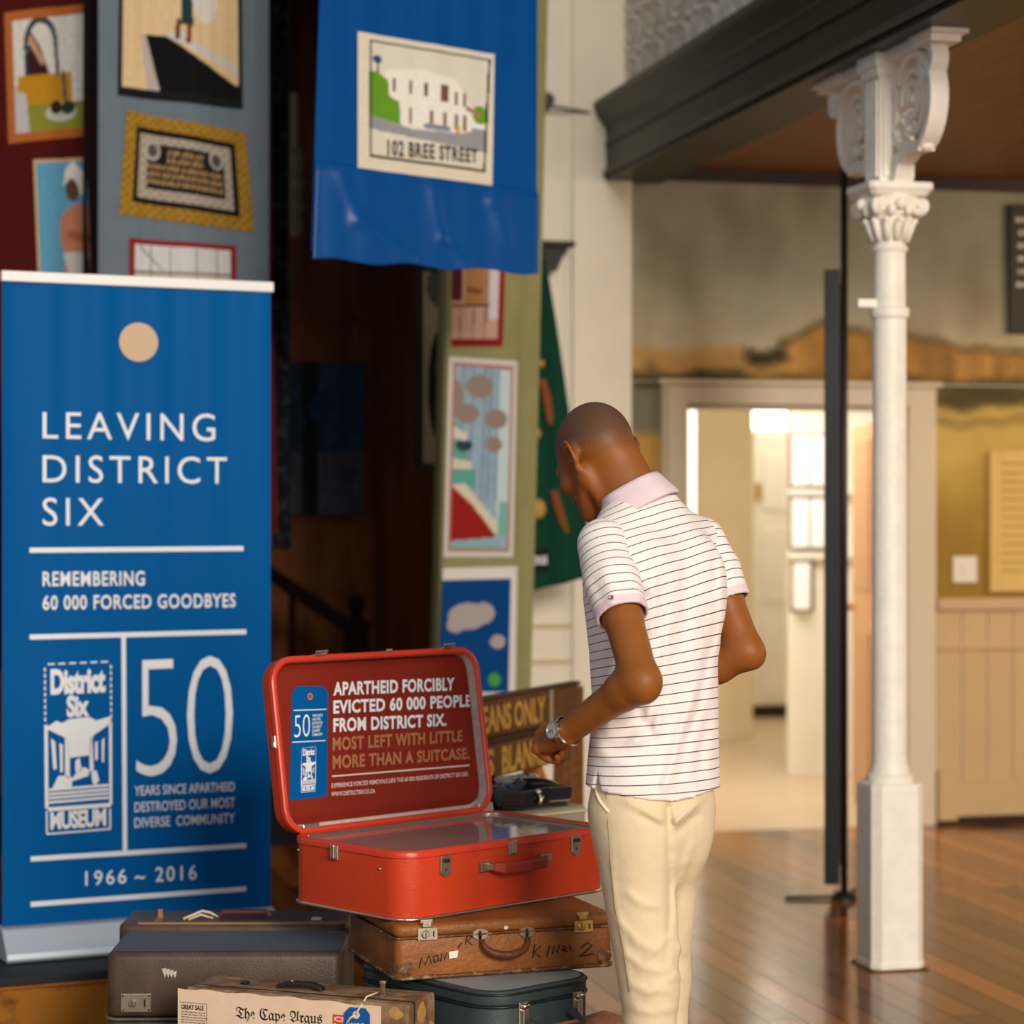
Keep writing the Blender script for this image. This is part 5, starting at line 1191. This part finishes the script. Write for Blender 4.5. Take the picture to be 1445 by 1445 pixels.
def sdf_mesh(fn, lo, hi, h, smooth=1):
    lo, hi = V3(lo), V3(hi); B = 10
    nb = np.ceil((hi - lo) / (h * B)).astype(int); n = nb * B + 1
    cs = [lo[i] + (np.arange(nb[i]) + .5) * B * h for i in range(3)]
    C = np.stack(np.meshgrid(*cs, indexing='ij'), -1).reshape(-1, 3); dc = fn(C)
    D = np.repeat(np.repeat(np.repeat(dc.reshape(nb), B, 0), B, 1), B, 2); D = np.pad(D, ((0, 1),) * 3, mode='edge').astype(np.float32)
    act = np.argwhere(np.abs(dc.reshape(nb)) < B * h * 1.45)
    g = np.stack(np.meshgrid(*[np.arange(B + 1)] * 3, indexing='ij'), -1).reshape(-1, 3)
    for s in range(0, len(act), 400):
        ids = (act[s:s + 400, None, :] * B + g[None]).reshape(-1, 3)
        D[ids[:, 0], ids[:, 1], ids[:, 2]] = fn(lo + ids * h)
    S = D < 0; m = D.shape
    def sh(A, i, j, k): return A[i:m[0] - 1 + i, j:m[1] - 1 + j, k:m[2] - 1 + k]
    c = sum(sh(S, i, j, k).astype(np.int8) for i in (0, 1) for j in (0, 1) for k in (0, 1))
    a = np.argwhere((c > 0) & (c < 8)); idx = -np.ones(c.shape, np.int64); idx[a[:, 0], a[:, 1], a[:, 2]] = np.arange(len(a))
    acc = np.zeros((len(a), 3)); cnt = np.zeros(len(a))
    for ax in range(3):
        for u in (0, 1):
            for v in (0, 1):
                o = [0, 0, 0]; o[(ax + 1) % 3] = u; o[(ax + 2) % 3] = v; e = list(o); e[ax] = 1
                p, q = a + o, a + e; d0 = D[p[:, 0], p[:, 1], p[:, 2]]; d1 = D[q[:, 0], q[:, 1], q[:, 2]]
                k = (d0 < 0) != (d1 < 0); t = np.where(k, d0 / np.where(k, d0 - d1, 1), 0)
                acc += (np.array(o) + t[:, None] * (np.array(e) - np.array(o))) * k[:, None]; cnt += k
    Vv = lo + (a + acc / cnt[:, None]) * h; F = []
    for ax in range(3):
        b, c_ = (ax + 1) % 3, (ax + 2) % 3
        s0 = [slice(None)] * 3; s1 = [slice(None)] * 3; s0[ax] = slice(0, -1); s1[ax] = slice(1, None)
        A0, A1 = S[tuple(s0)], S[tuple(s1)]; e = np.argwhere(A0 != A1); e = e[(e[:, b] > 0) & (e[:, c_] > 0) & (e[:, b] < m[b] - 1) & (e[:, c_] < m[c_] - 1)]
        fl = A0[e[:, 0], e[:, 1], e[:, 2]]
        def id_(db, dc_):
            q = e.copy(); q[:, b] += db; q[:, c_] += dc_; return idx[q[:, 0], q[:, 1], q[:, 2]]
        Q = np.stack([id_(-1, -1), id_(0, -1), id_(0, 0), id_(-1, 0)], 1); Q[~fl] = Q[~fl][:, ::-1]; F.append(Q)
    F = np.concatenate(F); F = F[(F >= 0).all(1)]
    for _ in range(smooth):
        sm = np.zeros_like(Vv); k = np.zeros(len(Vv))
        for i in range(4):
            x, y = F[:, i], F[:, (i + 1) % 4]; np.add.at(sm, x, Vv[y]); np.add.at(sm, y, Vv[x]); np.add.at(k, x, 1); np.add.at(k, y, 1)
        Vv = .5 * Vv + .5 * sm / np.maximum(k, 1)[:, None]
    return Vv, F
def np_obj(name, Vv, F, m, parent, col=None):
    me = bpy.data.meshes.new(name); me.vertices.add(len(Vv)); me.vertices.foreach_set('co', Vv.astype(np.float32).ravel())
    me.loops.add(F.size); me.loops.foreach_set('vertex_index', F.ravel().astype(np.int32)); me.polygons.add(len(F))
    me.polygons.foreach_set('loop_start', (np.arange(len(F)) * 4).astype(np.int32)); me.polygons.foreach_set('use_smooth', [True] * len(F)); me.update(calc_edges=True)
    me.materials.append(m)
    if col is not None:
        at = me.color_attributes.new('Col', 'FLOAT_COLOR', 'POINT'); at.data.foreach_set('color', np.asarray(col, np.float32).ravel())
    o = bpy.data.objects.new(name, me); COL.objects.link(o); o.parent = parent; return o
MW = np.array(FP)
def proj(p):
    w = p @ MW[:3, :3].T + MW[:3, 3]; return 722.5 + w[:, 0] / w[:, 1] * FPX, 722.5 - (w[:, 2] - CAMZ) / w[:, 1] * FPX
def folds(p, L_):
    x, y = proj(p); f = np.zeros(len(p))
    for pts, w, am in L_:
        best = np.full(len(p), 1e9); tb = np.zeros(len(p)); n = len(pts) - 1
        for i in range(n):
            (x0, y0), (x1, y1) = pts[i], pts[i + 1]; dx, dy = x1 - x0, y1 - y0; t = np.clip(((x - x0) * dx + (y - y0) * dy) / (dx * dx + dy * dy), 0, 1)
            d = np.hypot(x - x0 - t * dx, y - y0 - t * dy); k = d < best; best[k] = d[k]; tb[k] = (i + t[k]) / n
        f += am * np.exp(-(best / w) ** 2) * np.clip(np.minimum(tb, 1 - tb) * 5 + .15, 0, 1)
    return f
def ray(fn, px, py, y0=4.4):
    o = FPi @ Vector((0, 0, CAMZ)); d = (FPi.to_3x3() @ Vector(((px - 722.5) / FPX, 1, -(py - 722.5) / FPX))); 
    o = np.array(o); d = np.array(d); s = 1 / np.linalg.norm(d); t = y0
    for _ in range(90):
        q = fn((o + d * t)[None])[0]
        if q < .0004 or t > 6: break
        t += q * s * .7
    return o + d * t
# ---- skeleton
SHL, SHR = V3((-.146, .012, 1.420)), V3((.174, .03, 1.423))
ELL_, ELR = V3((-.2225, -.168, 1.150)), V3((.193, -.085, 1.188))
WRL, WRR = V3((-.229, .045, 1.028)), V3((.12, .14, 1.08))
HC = V3((-.032, .156, 1.612)); HM = (Matrix.Rotation(R(-14), 3, 'Z') @ Matrix.Rotation(R(-36), 3, 'X') @ Matrix.Rotation(R(-6), 3, 'Y')); HM = np.array(HM)
def head(p):
    q = (p - HC) @ HM                        # into head space
    mx = q.copy(); mx[:, 0] = np.abs(mx[:, 0]); pts = mx
    d = ell(pts, (0, -.016, .022), (.0755, .098, .086))
    d = smin(d, ell(pts, (0, -.055, -.005), (.058, .05, .062)), .03)
    d = smin(d, ell(pts, (0, .034, -.04), (.06, .06, .075)), .035)
    d = smin(d, ell(pts, (0, .055, -.098), (.034, .036, .026)), .03)
    d = smin(d, cap(pts, (.056, -.004, -.058), (.024, .068, -.104), .016, .016), .024)
    d = smin(d, cap(pts, (0, .088, .014), (.042, .072, .012), .014, .013), .016)
    d = smin(d, ell(pts, (.045, .058, -.03), (.022, .026, .02)), .02)
    d = smax(d, -ell(pts, (.031, .096, -.008), (.019, .016, .013)), .012)
    d = smin(d, ell(pts, (.031, .076, -.009), (.014, .012, .011)), .004)
    d = smin(d, cap(pts, (0, .094, .0), (0, .114, -.036), .008, .0135), .012)
    d = smin(d, ell(pts, (.012, .1, -.042), (.010, .011, .008)), .008)
    d = smin(d, cap(pts, (0, .096, -.068), (.02, .084, -.07), .0085, .005), .008)
    d = smin(d, cap(pts, (0, .094, -.081), (.017, .084, -.08), .009, .006), .007)
    # ears: helix ridge, lobe and bowl
    ax = V3((.0725, -.026, -.014)); 
    def E(y, z, o): return ax + V3((o, y, z))
    e = cap(pts, E(.010, -.004, .002), E(.010, .018, .008), .0045, .0045)
    hel = [(.010, .018, .008), (.0, .030, .012), (-.014, .030, .016), (-.023, .016, .018), (-.022, -.002, .016), (-.014, -.018, .011), (-.003, -.028, .006)]
    for i in range(len(hel) - 1): e = np.minimum(e, cap(pts, E(*hel[i]), E(*hel[i + 1]), .0046, .0046))
    e = smin(e, ell(pts, E(-.001, -.029, .005), (.005, .008, .009)), .005)
    e = smin(e, cap(pts, E(-.010, -.014, .008), E(-.012, .012, .011), .0045, .0042), .005)
    back = ell(pts, E(-.008, .002, .003), (.006, .018, .028)); e = smin(e, back, .006)
    e = smin(e, ell(pts, E(.011, -.006, .004), (.005, .005, .007)), .004)
    e = smax(e, -ell(pts, E(.001, -.004, .013), (.009, .009, .013)), .004)
    return smin(d, e, .007)
def hand(p, w, Fd, N, U, s):
    Fd, N, U = [V3(a) / np.linalg.norm(a) for a in (Fd, N, U)]
    P_ = lambda f, n, u: w + Fd * f + N * n + U * u
    ds = []
    us = (.031, .0105, -.0095, -.028); ln = (.088, .092, .087, .078)
    pl_ = cap(p, P_(.0, -.004, .012), P_(.05, -.006, .018), .019, .016)
    pl_ = smin(pl_, cap(p, P_(.0, -.004, -.012), P_(.055, -.008, -.02), .019, .015), .02)
    for u, l in zip(us, ln):
        pl_ = smin(pl_, cap(p, P_(.02, -.003, u * .5), P_(l, 0, u), .013, .0105), .008)
    d = pl_
    for i, (u, l) in enumerate(zip(us, ln)):
        k = (1, 1.08, 1.0, .82)[i]; a = P_(l, 0, u); b = P_(l + .014 * k, -.038 * k, u * .95); c = P_(l - .006 * k, -.052 * k - .008, u * .9); e = P_(l - .026 * k, -.046 * k, u * .88)
        fgr = np.minimum(np.minimum(cap(p, a, b, .0108 * (k * .3 + .7), .0092), cap(p, b, c, .0093, .0085)), cap(p, c, e, .0085, .0072))
        fgr = np.minimum(fgr, np.linalg.norm(p - a - N * .001, axis=1) - .0128)
        d = smin(d, fgr, .0025)
    th = smin(cap(p, P_(.012, -.012, .022), P_(.05, -.03, .042), .015, .0115), smin(cap(p, P_(.05, -.03, .042), P_(.078, -.043, .034), .0108, .0092), cap(p, P_(.078, -.043, .034), P_(.096, -.05, .02), .0092, .0078), .004), .005)
    return smin(d, th, .010)
HL_F, HL_N, HL_U = V3((.012, .094, -.02)), V3((-.8, .1, .6)), V3((.05, .2, 1)); WN_ = V3((-1, .12, .16)); 
HL_F = HL_F / np.linalg.norm(HL_F); HL_N = HL_N - HL_F * (HL_N @ HL_F); HL_N /= np.linalg.norm(HL_N); HL_U = np.cross(HL_F, HL_N); HL_U *= np.sign(HL_U[2])
def arms(p):
    l = su([cap(p, SHL, SHL * .45 + ELL_ * .55, .047, .0405), cap(p, SHL * .45 + ELL_ * .55, ELL_, .0405, .0385)], .01)
    m = ELL_ * .72 + WRL * .28 + V3((-.004, 0, .004))
    fl = smin(cap(p, ELL_, WRL, .0405, .0272), ell(p, ELL_ * .82 + WRL * .18 + V3((0, 0, .002)), (.038, .042, .038)), .02)
    l = smin(l, fl, .018); l = smin(l, ell(p, ELL_ + V3((.0, -.016, -.014)), (.022, .02, .026)), .03)
    l = smin(l, ell(p, WRL + V3((-.02, -.012, .008)), (.01, .012, .01)), .014)
    r = su([cap(p, SHR, SHR * .45 + ELR * .55, .048, .041), cap(p, SHR * .45 + ELR * .55, ELR, .041, .038)], .01)
    m = ELR * .72 + WRR * .28
    r = smin(r, su([cap(p, ELR, m, .038, .041), cap(p, m, WRR, .041, .028)], .012), .018); r = smin(r, ell(p, ELR + V3((.006, -.02, -.01)), (.019, .02, .022)), .02)
    return np.minimum(l, r)
def body(p):
    tor = lofted(p, [(.84, .125, .09, 0), (1.0, .13, .095, 0), (1.1, .125, .092, 0), (1.3, .15, .095, .015), (1.4, .14, .08, .03), (1.46, .08, .06, .036), (1.5, .06, .055, .04)])
    leg = np.minimum(su([cap(p, (-.07, 0, .86), (-.045, -.03, .48), .07, .05), cap(p, (-.045, -.03, .48), (-.05, -.03, .06), .05, .036)], .03), su([cap(p, (.06, .01, .86), (.05, .03, .48), .07, .05), cap(p, (.05, .03, .48), (.045, .03, .06), .05, .036)], .03))
    nk = smin(cap(p, (-.005, .028, 1.45), (-.03, .105, 1.575), .058, .055), cap(p, (-.02, .08, 1.6), (.012, .02, 1.48), .044, .044), .03)
    nk = smin(nk, smin(cap(p, (-.01, .03, 1.47), (.1, .03, 1.43), .034, .034), cap(p, (-.01, .03, 1.47), (-.1, .03, 1.43), .034, .034), .02), .03)
    scm = cap(p, HC + HM @ V3((-.058, -.02, -.055)), (-.045, .07, 1.465), .014, .016)
    nk = smin(nk, scm, .016)
    d = smin(head(p), nk, .018); d = smin(d, tor, .03); d = smin(d, leg, .03)
    a = arms(p)
    a = smin(a, hand(p, WRL, HL_F, HL_N, HL_U, 1), .014)
    a = smin(a, hand(p, WRR, (-.5, .8, -.25), (.8, .5, .1), (.1, .2, 1), 1), .014)
    return smin(d, a, .012)
person = thing('person', 'person in striped polo shirt and cream trousers looking down at the red suitcase', 'person', PO, PR)
Vv, F = sdf_mesh(body, (-.36, -.34, .02), (.36, .36, 1.78), .0042)
q = (Vv - HC) @ HM
base, scalp, lipc, palm = V3(srgb(138, 82, 34)[:3]), V3(srgb(92, 64, 46)[:3]), V3(srgb(116, 62, 48)[:3]), V3(srgb(168, 112, 76)[:3])
# hairline: above a curve from the temples over the ears to the nape
hl = np.where(q[:, 1] > .0, .018 + .5 * np.clip(q[:, 1] - .03, 0, .1), .012 + .55 * np.clip(q[:, 1], -.1, 0) * 1.0)
hm_ = np.clip((q[:, 2] - hl) / .055 + .35, 0, 1); hm_ *= (np.linalg.norm(q, axis=1) < .16) * (np.abs(q[:, 0]) < .088) * np.clip((.075 - q[:, 1]) / .02, 0, 1)
col = base[None] * (1 - hm_[:, None]) + scalp[None] * hm_[:, None]
lm_ = .35 * np.exp(-(((q[:, 1] - .1) / .016) ** 2 + ((q[:, 2] + .075) / .012) ** 2 + (q[:, 0] / .022) ** 2)); col = col * (1 - lm_[:, None]) + lipc * lm_[:, None]
skin = mat('brown_skin', (255, 255, 255), .48, attr='Col', var=.08, vscale=30, bump=.05, bscale=200, spec=.32)
skin.node_tree.nodes['Principled BSDF'].inputs['Subsurface Weight'].default_value = .06
skin.node_tree.nodes['Principled BSDF'].inputs['Subsurface Radius'].default_value = (.012, .004, .002)
np_obj('body', Vv, F, skin, person, np.concatenate([col, np.ones((len(col), 1))], 1))
# ---- polo shirt
def stripe_mat():
    m = bpy.data.materials.new('striped_pique'); m.use_nodes = True; nt = m.node_tree; L_ = nt.links.new; b = nt.nodes['Principled BSDF']
    b.inputs['Roughness'].default_value = .85; b.inputs['Specular IOR Level'].default_value = .2; b.inputs['Sheen Weight'].default_value = .1
    a = nt.nodes.new('ShaderNodeAttribute'); a.attribute_name = 'Col'; sx = nt.nodes.new('ShaderNodeSeparateColor'); L_(a.outputs['Color'], sx.inputs[0])
    d = nt.nodes.new('ShaderNodeMath'); d.operation = 'FRACT'; L_(sx.outputs[0], d.inputs[0])
    lt_ = nt.nodes.new('ShaderNodeMath'); lt_.operation = 'LESS_THAN'; L_(d.outputs[0], lt_.inputs[0]); lt_.inputs[1].default_value = .105
    m2 = nt.nodes.new('ShaderNodeMath'); m2.operation = 'MULTIPLY'; L_(lt_.outputs[0], m2.inputs[0]); L_(sx.outputs[1], m2.inputs[1])
    mx = nt.nodes.new('ShaderNodeMix'); mx.data_type = 'RGBA'; L_(m2.outputs[0], mx.inputs[0]); mx.inputs[6].default_value = srgb(240, 230, 226); mx.inputs[7].default_value = srgb(58, 58, 74)
    mb_ = nt.nodes.new('ShaderNodeMix'); mb_.data_type = 'RGBA'; L_(sx.outputs[2], mb_.inputs[0]); L_(mx.outputs[2], mb_.inputs[6]); mb_.inputs[7].default_value = srgb(226, 204, 210)
    L_(mb_.outputs[2], b.inputs['Base Color'])
    tc = nt.nodes.new('ShaderNodeTexCoord'); n2 = nt.nodes.new('ShaderNodeTexNoise'); n2.inputs['Scale'].default_value = 420; L_(tc.outputs['Object'], n2.inputs['Vector'])
    n3 = nt.nodes.new('ShaderNodeTexNoise'); n3.inputs['Scale'].default_value = 14; n3.inputs['Detail'].default_value = 3; L_(tc.outputs['Object'], n3.inputs['Vector'])
    ad = nt.nodes.new('ShaderNodeMath'); ad.operation = 'MULTIPLY_ADD'; L_(n3.outputs[0], ad.inputs[0]); ad.inputs[1].default_value = 2.5; L_(n2.outputs[0], ad.inputs[2])
    bp = nt.nodes.new('ShaderNodeBump'); bp.inputs['Strength'].default_value = .22; bp.inputs['Distance'].default_value = .006; L_(ad.outputs[0], bp.inputs['Height']); L_(bp.outputs[0], b.inputs['Normal'])
    return m
SM = stripe_mat(); SPC = .0197
ST = [(.88, .166, .124, -.006, -.015), (.95, .162, .120, -.004, -.010), (1.02, .157, .116, -.003, -.005), (1.1, .155, .114, 0, 0), (1.2, .160, .113, .006, 0), (1.3, .170, .113, .014, 0), (1.38, .168, .106, .024, 0), (1.44, .135, .088, .032, 0), (1.48, .097, .077, .034, 0), (1.53, .07, .066, .042, 0)]
SF = [([(876, 915), (905, 1010), (925, 1050)], 9, -.006), ([(935, 990), (925, 1030), (880, 1055)], 8, .007), ([(925, 905), (915, 950), (905, 1000)], 6, .004), ([(945, 870), (935, 960), (900, 1040)], 7, .005), ([(985, 960), (960, 1030), (945, 1090), (935, 1120)], 8, .007), ([(1003, 900), (985, 1000), (965, 1060)], 7, -.004),
      ([(868, 790), (890, 820), (915, 850)], 6, -.007), ([(880, 765), (900, 800), (925, 840)], 9, .005), ([(925, 800), (922, 870), (918, 900)], 6, .004), ([(970, 780), (966, 860), (962, 940)], 10, -.003), ([(1015, 800), (1020, 870), (1012, 930)], 7, .004), ([(1005, 770), (1012, 830)], 6, -.003),
      ([(850, 900), (848, 960), (858, 1030)], 8, .005), ([(838, 1050), (860, 1070), (900, 1080)], 10, .003), ([(1000, 1000), (990, 1060), (985, 1105)], 8, -.004), ([(860, 1095), (930, 1110), (990, 1095)], 14, .002)]
def shirt(p):
    d = lofted(p, ST)
    d = smin(d, cap(p, (-.05, .03, 1.462), (-.132, .012, 1.420), .052, .051), .05); d = smin(d, cap(p, (.05, .03, 1.462), (.164, .03, 1.424), .052, .056), .05)
    d = smin(d, ell(p, (.075, -.055, 1.34), (.07, .04, .09)), .05); d = smin(d, ell(p, (-.08, -.05, 1.34), (.07, .04, .09)), .05)
    d = d - 1.5 * folds(p, SF) * np.clip((1.48 - p[:, 2]) / .1, 0, 1)
    zc = .905 + .010 * np.clip(p[:, 1] / .1, -1, 1) + .006 * np.sin(p[:, 0] * 22)
    d = np.maximum(d, zc - p[:, 2])
    # side vent on his left
    vx = np.abs(p[:, 1] - .005) - .018 * np.clip((.945 - p[:, 2]) / .05, 0, 1)
    d = np.maximum(d, -np.maximum(vx, np.maximum(p[:, 2] - .945, p[:, 0] + .07)))
    # neck opening
    return np.maximum(d, -cap(p, tuple(V3((-.014, .043, 1.512)) + V3((-.24, .42, .87)) * .045), tuple(V3((-.014, .043, 1.512)) + V3((-.24, .42, .87)) * .13), .058, .066))
Vv, F = sdf_mesh(shirt, (-.27, -.2, .78), (.27, .24, 1.56), .0042)
lean = np.tan(R(1) * np.interp(Vv[:, 2], [.85, 1.0, 1.2, 1.35, 1.5], [1, 4, 12, 22, 30]))
sv = (Vv[:, 2] - Vv[:, 0] * np.interp(Vv[:, 2], [.9, 1.05, 1.2, 1.35, 1.5], [.0, .01, .09, .17, .2]) + (Vv[:, 1]) * lean - .06 * np.clip(np.abs(Vv[:, 0]) - .05, 0, .2) * np.clip((Vv[:, 2] - 1.38) / .06, 0, 1)) / SPC + .35
zz = np.zeros(len(Vv)); hemz = (Vv[:, 2] < .852)
shirt_o = np_obj('polo_shirt', Vv, F, SM, person, np.stack([sv, 1 - hemz * .0, zz, np.ones(len(Vv))], 1))
def sleeve_fn(S_, E_, out, L_=.60):
    ax = (E_ - S_); ln = np.linalg.norm(ax); ax = ax / ln; end = L_ * ln
    def fn(p):
        t = (p - S_) @ ax
        d = su([cap(p, S_ + V3((0, 0, .002)), S_ + ax * end * .5 + V3((out * .004, 0, 0)), .0555, .058), cap(p, S_ + ax * end * .5 + V3((out * .004, 0, 0)), S_ + ax * (end + .05), .058, .0555)], .012)
        d = d - folds(p, SF2)
        d = np.maximum(d, t - end)
        inner = cap(p, S_ + ax * (end * .35), S_ + ax * (end + .08), .049, .049)
        return np.maximum(d, -inner)
    return fn, ax, end
SF2 = [([(850, 790), (865, 840), (862, 870)], 8, .004), ([(885, 800), (900, 840), (905, 870)], 7, .004), ([(835, 810), (850, 850)], 7, -.003), ([(1030, 790), (1038, 830)], 6, .003)]
SLE = {}
for nm, S_, E_, out in (('l', SHL, ELL_, -1), ('r', SHR, ELR, 1)):
    fn, ax, end = sleeve_fn(S_, E_, out, .54 if out < 0 else .56); SLE[nm] = fn
    lo = np.minimum(S_, S_ + ax * end) - .1; hi = np.maximum(S_, S_ + ax * end) + .1
    Vv, F = sdf_mesh(fn, lo, hi, .004)
    t = (Vv - S_) @ ax; band = np.clip((t - (end - .021)) / .003, 0, 1); sv = t / SPC + .4
    np_obj('sleeve', Vv, F, SM, shirt_o, np.stack([sv, 1 - band, band, np.ones(len(Vv))], 1))
# collar
axc = V3((-.24, .42, .87)); axc /= np.linalg.norm(axc); e1c = np.cross(axc, (0, 1, 0)); e1c /= np.linalg.norm(e1c); e2c = np.cross(axc, e1c); cc0 = V3((-.014, .043, 1.512))
mb = MB(); lp = []
for r_, hgt in ((.066, -.01), (.0655, .03), (.067, .036), (.070, .036), (.074, .028), (.083, .002), (.0905, -.020), (.0895, -.026), (.080, -.018)):
    ring_ = []
    for i in range(56):
        a = 2 * math.pi * i / 56; fr = max(0, math.sin(0))
        ring_.append(tuple(cc0 + axc * hgt + (e1c * math.cos(a) + e2c * math.sin(a) * 1.0) * (r_ + .0018 * math.sin(5 * a + 1))))
    lp.append(ring_)
mb.loft(lp, False, False); mb.obj('collar', mat('pink_rib_knit', (226, 204, 212), .85, spec=.2, bump=.2, bscale=400, var=.03, vscale=40), shirt_o, smooth=True)
# sleeve emblem (small flag)
pt = ray(SLE['l'], 862, 843); 
def on_sleeve(dx, dy): return ray(SLE['l'], 862 + dx, 843 + dy)
mb = MB()
for x0, x1, y0, y1, mi in ((-3.4, 3.4, -2.6, -1.5, 0), (-3.4, 0, -1.5, 1.3, 1), (0, 3.4, -1.5, 1.3, 2), (-3.4, 3.4, 1.3, 2.4, 0)):
    P4 = [on_sleeve(x0, y1), on_sleeve(x1, y1 - .2), on_sleeve(x1, y0 - .2), on_sleeve(x0, y0)]; o_ = np.array(FPi @ Vector((0, 0, CAMZ)))
    mb.add([tuple(p + (o_ - p) / np.linalg.norm(o_ - p) * .0028) for p in P4], [(0, 1, 2, 3)], mi)
mb.obj('sleeve_emblem', [mat('navy_thread', (34, 34, 66), .8), mat('white_thread', (236, 230, 226), .8), mat('red_thread', (150, 40, 48), .8)], shirt_o, fix=False)
# ---- trousers
TF = [([(942, 1132), (944, 1150), (945, 1168)], 5, -.012), ([(878, 1128), (908, 1142), (938, 1160)], 6, .007), ([(900, 1150), (920, 1160), (940, 1172)], 5, -.005), ([(992, 1128), (968, 1148), (950, 1164)], 5, .007), ([(990, 1146), (965, 1165), (950, 1180)], 5, -.004), ([(942, 1150), (945, 1200), (945, 1290), (940, 1360)], 5, -.006), ([(990, 1120), (965, 1150), (948, 1165)], 6, .006), ([(880, 1255), (905, 1275), (935, 1280)], 6, .005), ([(865, 1290), (900, 1330), (935, 1345)], 7, .005), ([(878, 1340), (905, 1365), (945, 1372)], 6, .005), ([(885, 1385), (915, 1400), (955, 1395)], 6, .005), ([(885, 1420), (920, 1430), (965, 1420)], 6, .004),
      ([(862, 1180), (866, 1260), (880, 1330), (893, 1420)], 4, .003), ([(950, 1250), (958, 1310), (962, 1360)], 6, .004), ([(980, 1180), (965, 1230), (952, 1260)], 6, .004), ([(955, 1330), (968, 1350)], 5, .004), ([(950, 1370), (967, 1385)], 5, .004), ([(905, 1360), (935, 1330), (950, 1320)], 5, .004), ([(900, 1410), (940, 1385), (955, 1380)], 5, .004)]
def trousers(p):
    d = lofted(p, [(.69, .05, .04, -.004, -.02), (.75, .105, .085, -.004, -.018), (.80, .128, .10, -.004, -.018), (.86, .14, .107, -.004, -.018), (.92, .143, .108, -.002, -.015), (1.0, .14, .105, 0, -.01), (1.03, .138, .1, 0, -.005)])
    l = su([cap(p, (-.084, -.006, .85), (-.05, -.03, .48), .085, .064), cap(p, (-.05, -.03, .48), (-.052, -.03, .07), .058, .0555)], .012)
    r = su([cap(p, (.038, .012, .85), (.048, .035, .48), .088, .063), cap(p, (.048, .035, .48), (.045, .03, .07), .063, .058)], .03)
    lg = smin(l, r, .022); b = su([ell(p, (-.075, -.040, .83), (.07, .055, .12)), ell(p, (.04, -.040, .83), (.068, .055, .12))], .012)
    d = smin(smin(d, lg, .03), b, .045) - folds(p, TF)
    return np.maximum(d, .07 - p[:, 2])
Vv, F = sdf_mesh(trousers, (-.24, -.22, .04), (.24, .22, 1.06), .005)
tm = mat('cream_chino_cotton', (222, 204, 170), .8, spec=.2, var=.05, vscale=9, bump=.3, bscale=22)
tr = np_obj('trousers', Vv, F, tm, person)
def on_tr(px, py, off=.001):
    p = ray(trousers, px, py)
    while abs(trousers(p[None])[0]) > .01: px += 3; p = ray(trousers, px, py)
    o_ = np.array(FPi @ Vector((0, 0, CAMZ))); return tuple(p + (o_ - p) / np.linalg.norm(o_ - p) * off)
mb = MB().tube([on_tr(841, 1112), on_tr(842, 1120), on_tr(847, 1132), on_tr(859, 1146)], .0035, n=6)
mb.obj('pocket_welt', mat('pale_welt', (238, 222, 190), .8), tr, smooth=True)
mb = MB().tube([on_tr(x, y, .0004) for x, y in ((855, 1120), (858, 1160), (862, 1220), (868, 1280), (880, 1340), (888, 1400))], .0012, n=5); mb.obj('side_seam', mat('seam_thread', (176, 152, 112), .9), tr, smooth=True)
# shoes (below the frame)
for sx, sy in ((-.052, -.03), (.045, .03)):
    mb = MB(); lo = []
    for k in range(9):
        a = k / 8; y = sy - .09 + .27 * a; w = .045 * math.sin(math.pi * min(max(a * .92 + .06, 0), 1)) ** .45; hgt = .085 - .05 * a
        lo.append([(sx + w * math.cos(b), y, max(0, hgt * .5 + hgt * .5 * math.sin(b))) for b in np.linspace(0, 2 * math.pi, 19)[:-1]])
    mb.loft(lo); mb.obj('shoe', M['handle_brown'], person, smooth=True)
# ---- watch
dw_ = (WRL - ELL_); dw_ /= np.linalg.norm(dw_); wc = WRL - dw_ * .006
Nn = WN_ - dw_ * (WN_ @ dw_); Nn /= np.linalg.norm(Nn); Uu = np.cross(dw_, Nn)
W4 = Matrix(((Uu[0], dw_[0], Nn[0], wc[0]), (Uu[1], dw_[1], Nn[1], wc[1]), (Uu[2], dw_[2], Nn[2], wc[2]), (0, 0, 0, 1)))
wt = MB(); pr = [(-.009, .0325), (-.006, .0345), (.006, .0345), (.009, .0325), (.008, .0315), (-.008, .0315)]
wt.loft([[(r_ * math.sin(a), y, r_ * math.cos(a)) for y, r_ in pr] for a in np.linspace(0, 2 * math.pi, 41)], False, False)
wo = wt.obj('wristwatch', M['chrome'], person, smooth=True, angle=30, M=W4)
MB().lathe([(0, .030), (.0185, .030), (.0195, .034), (.0185, .0395), (.016, .0395), (.0155, .038), (0, .038)], n=32).obj('watch_case', M['chrome'], wo, smooth=True, angle=30)
MB().lathe([(0, .0383), (.0155, .0383)], n=32).obj('dial', mat('silver_dial', (206, 206, 204), .3), wo)
MB().box(-.0006, .0006, -.001, .011, .0386, .039).box(-.008, .001, -.0006, .0006, .0386, .039).obj('watch_hand', M['ink'], wo)
MB().lathe([(0, 0), (.003, 0), (.003, .005), (0, .005)], n=12, M=Matrix.Translation((0, .019, .035)) @ Matrix.Rotation(R(-90), 4, 'X')).obj('crown', M['brass'], wo, smooth=True)
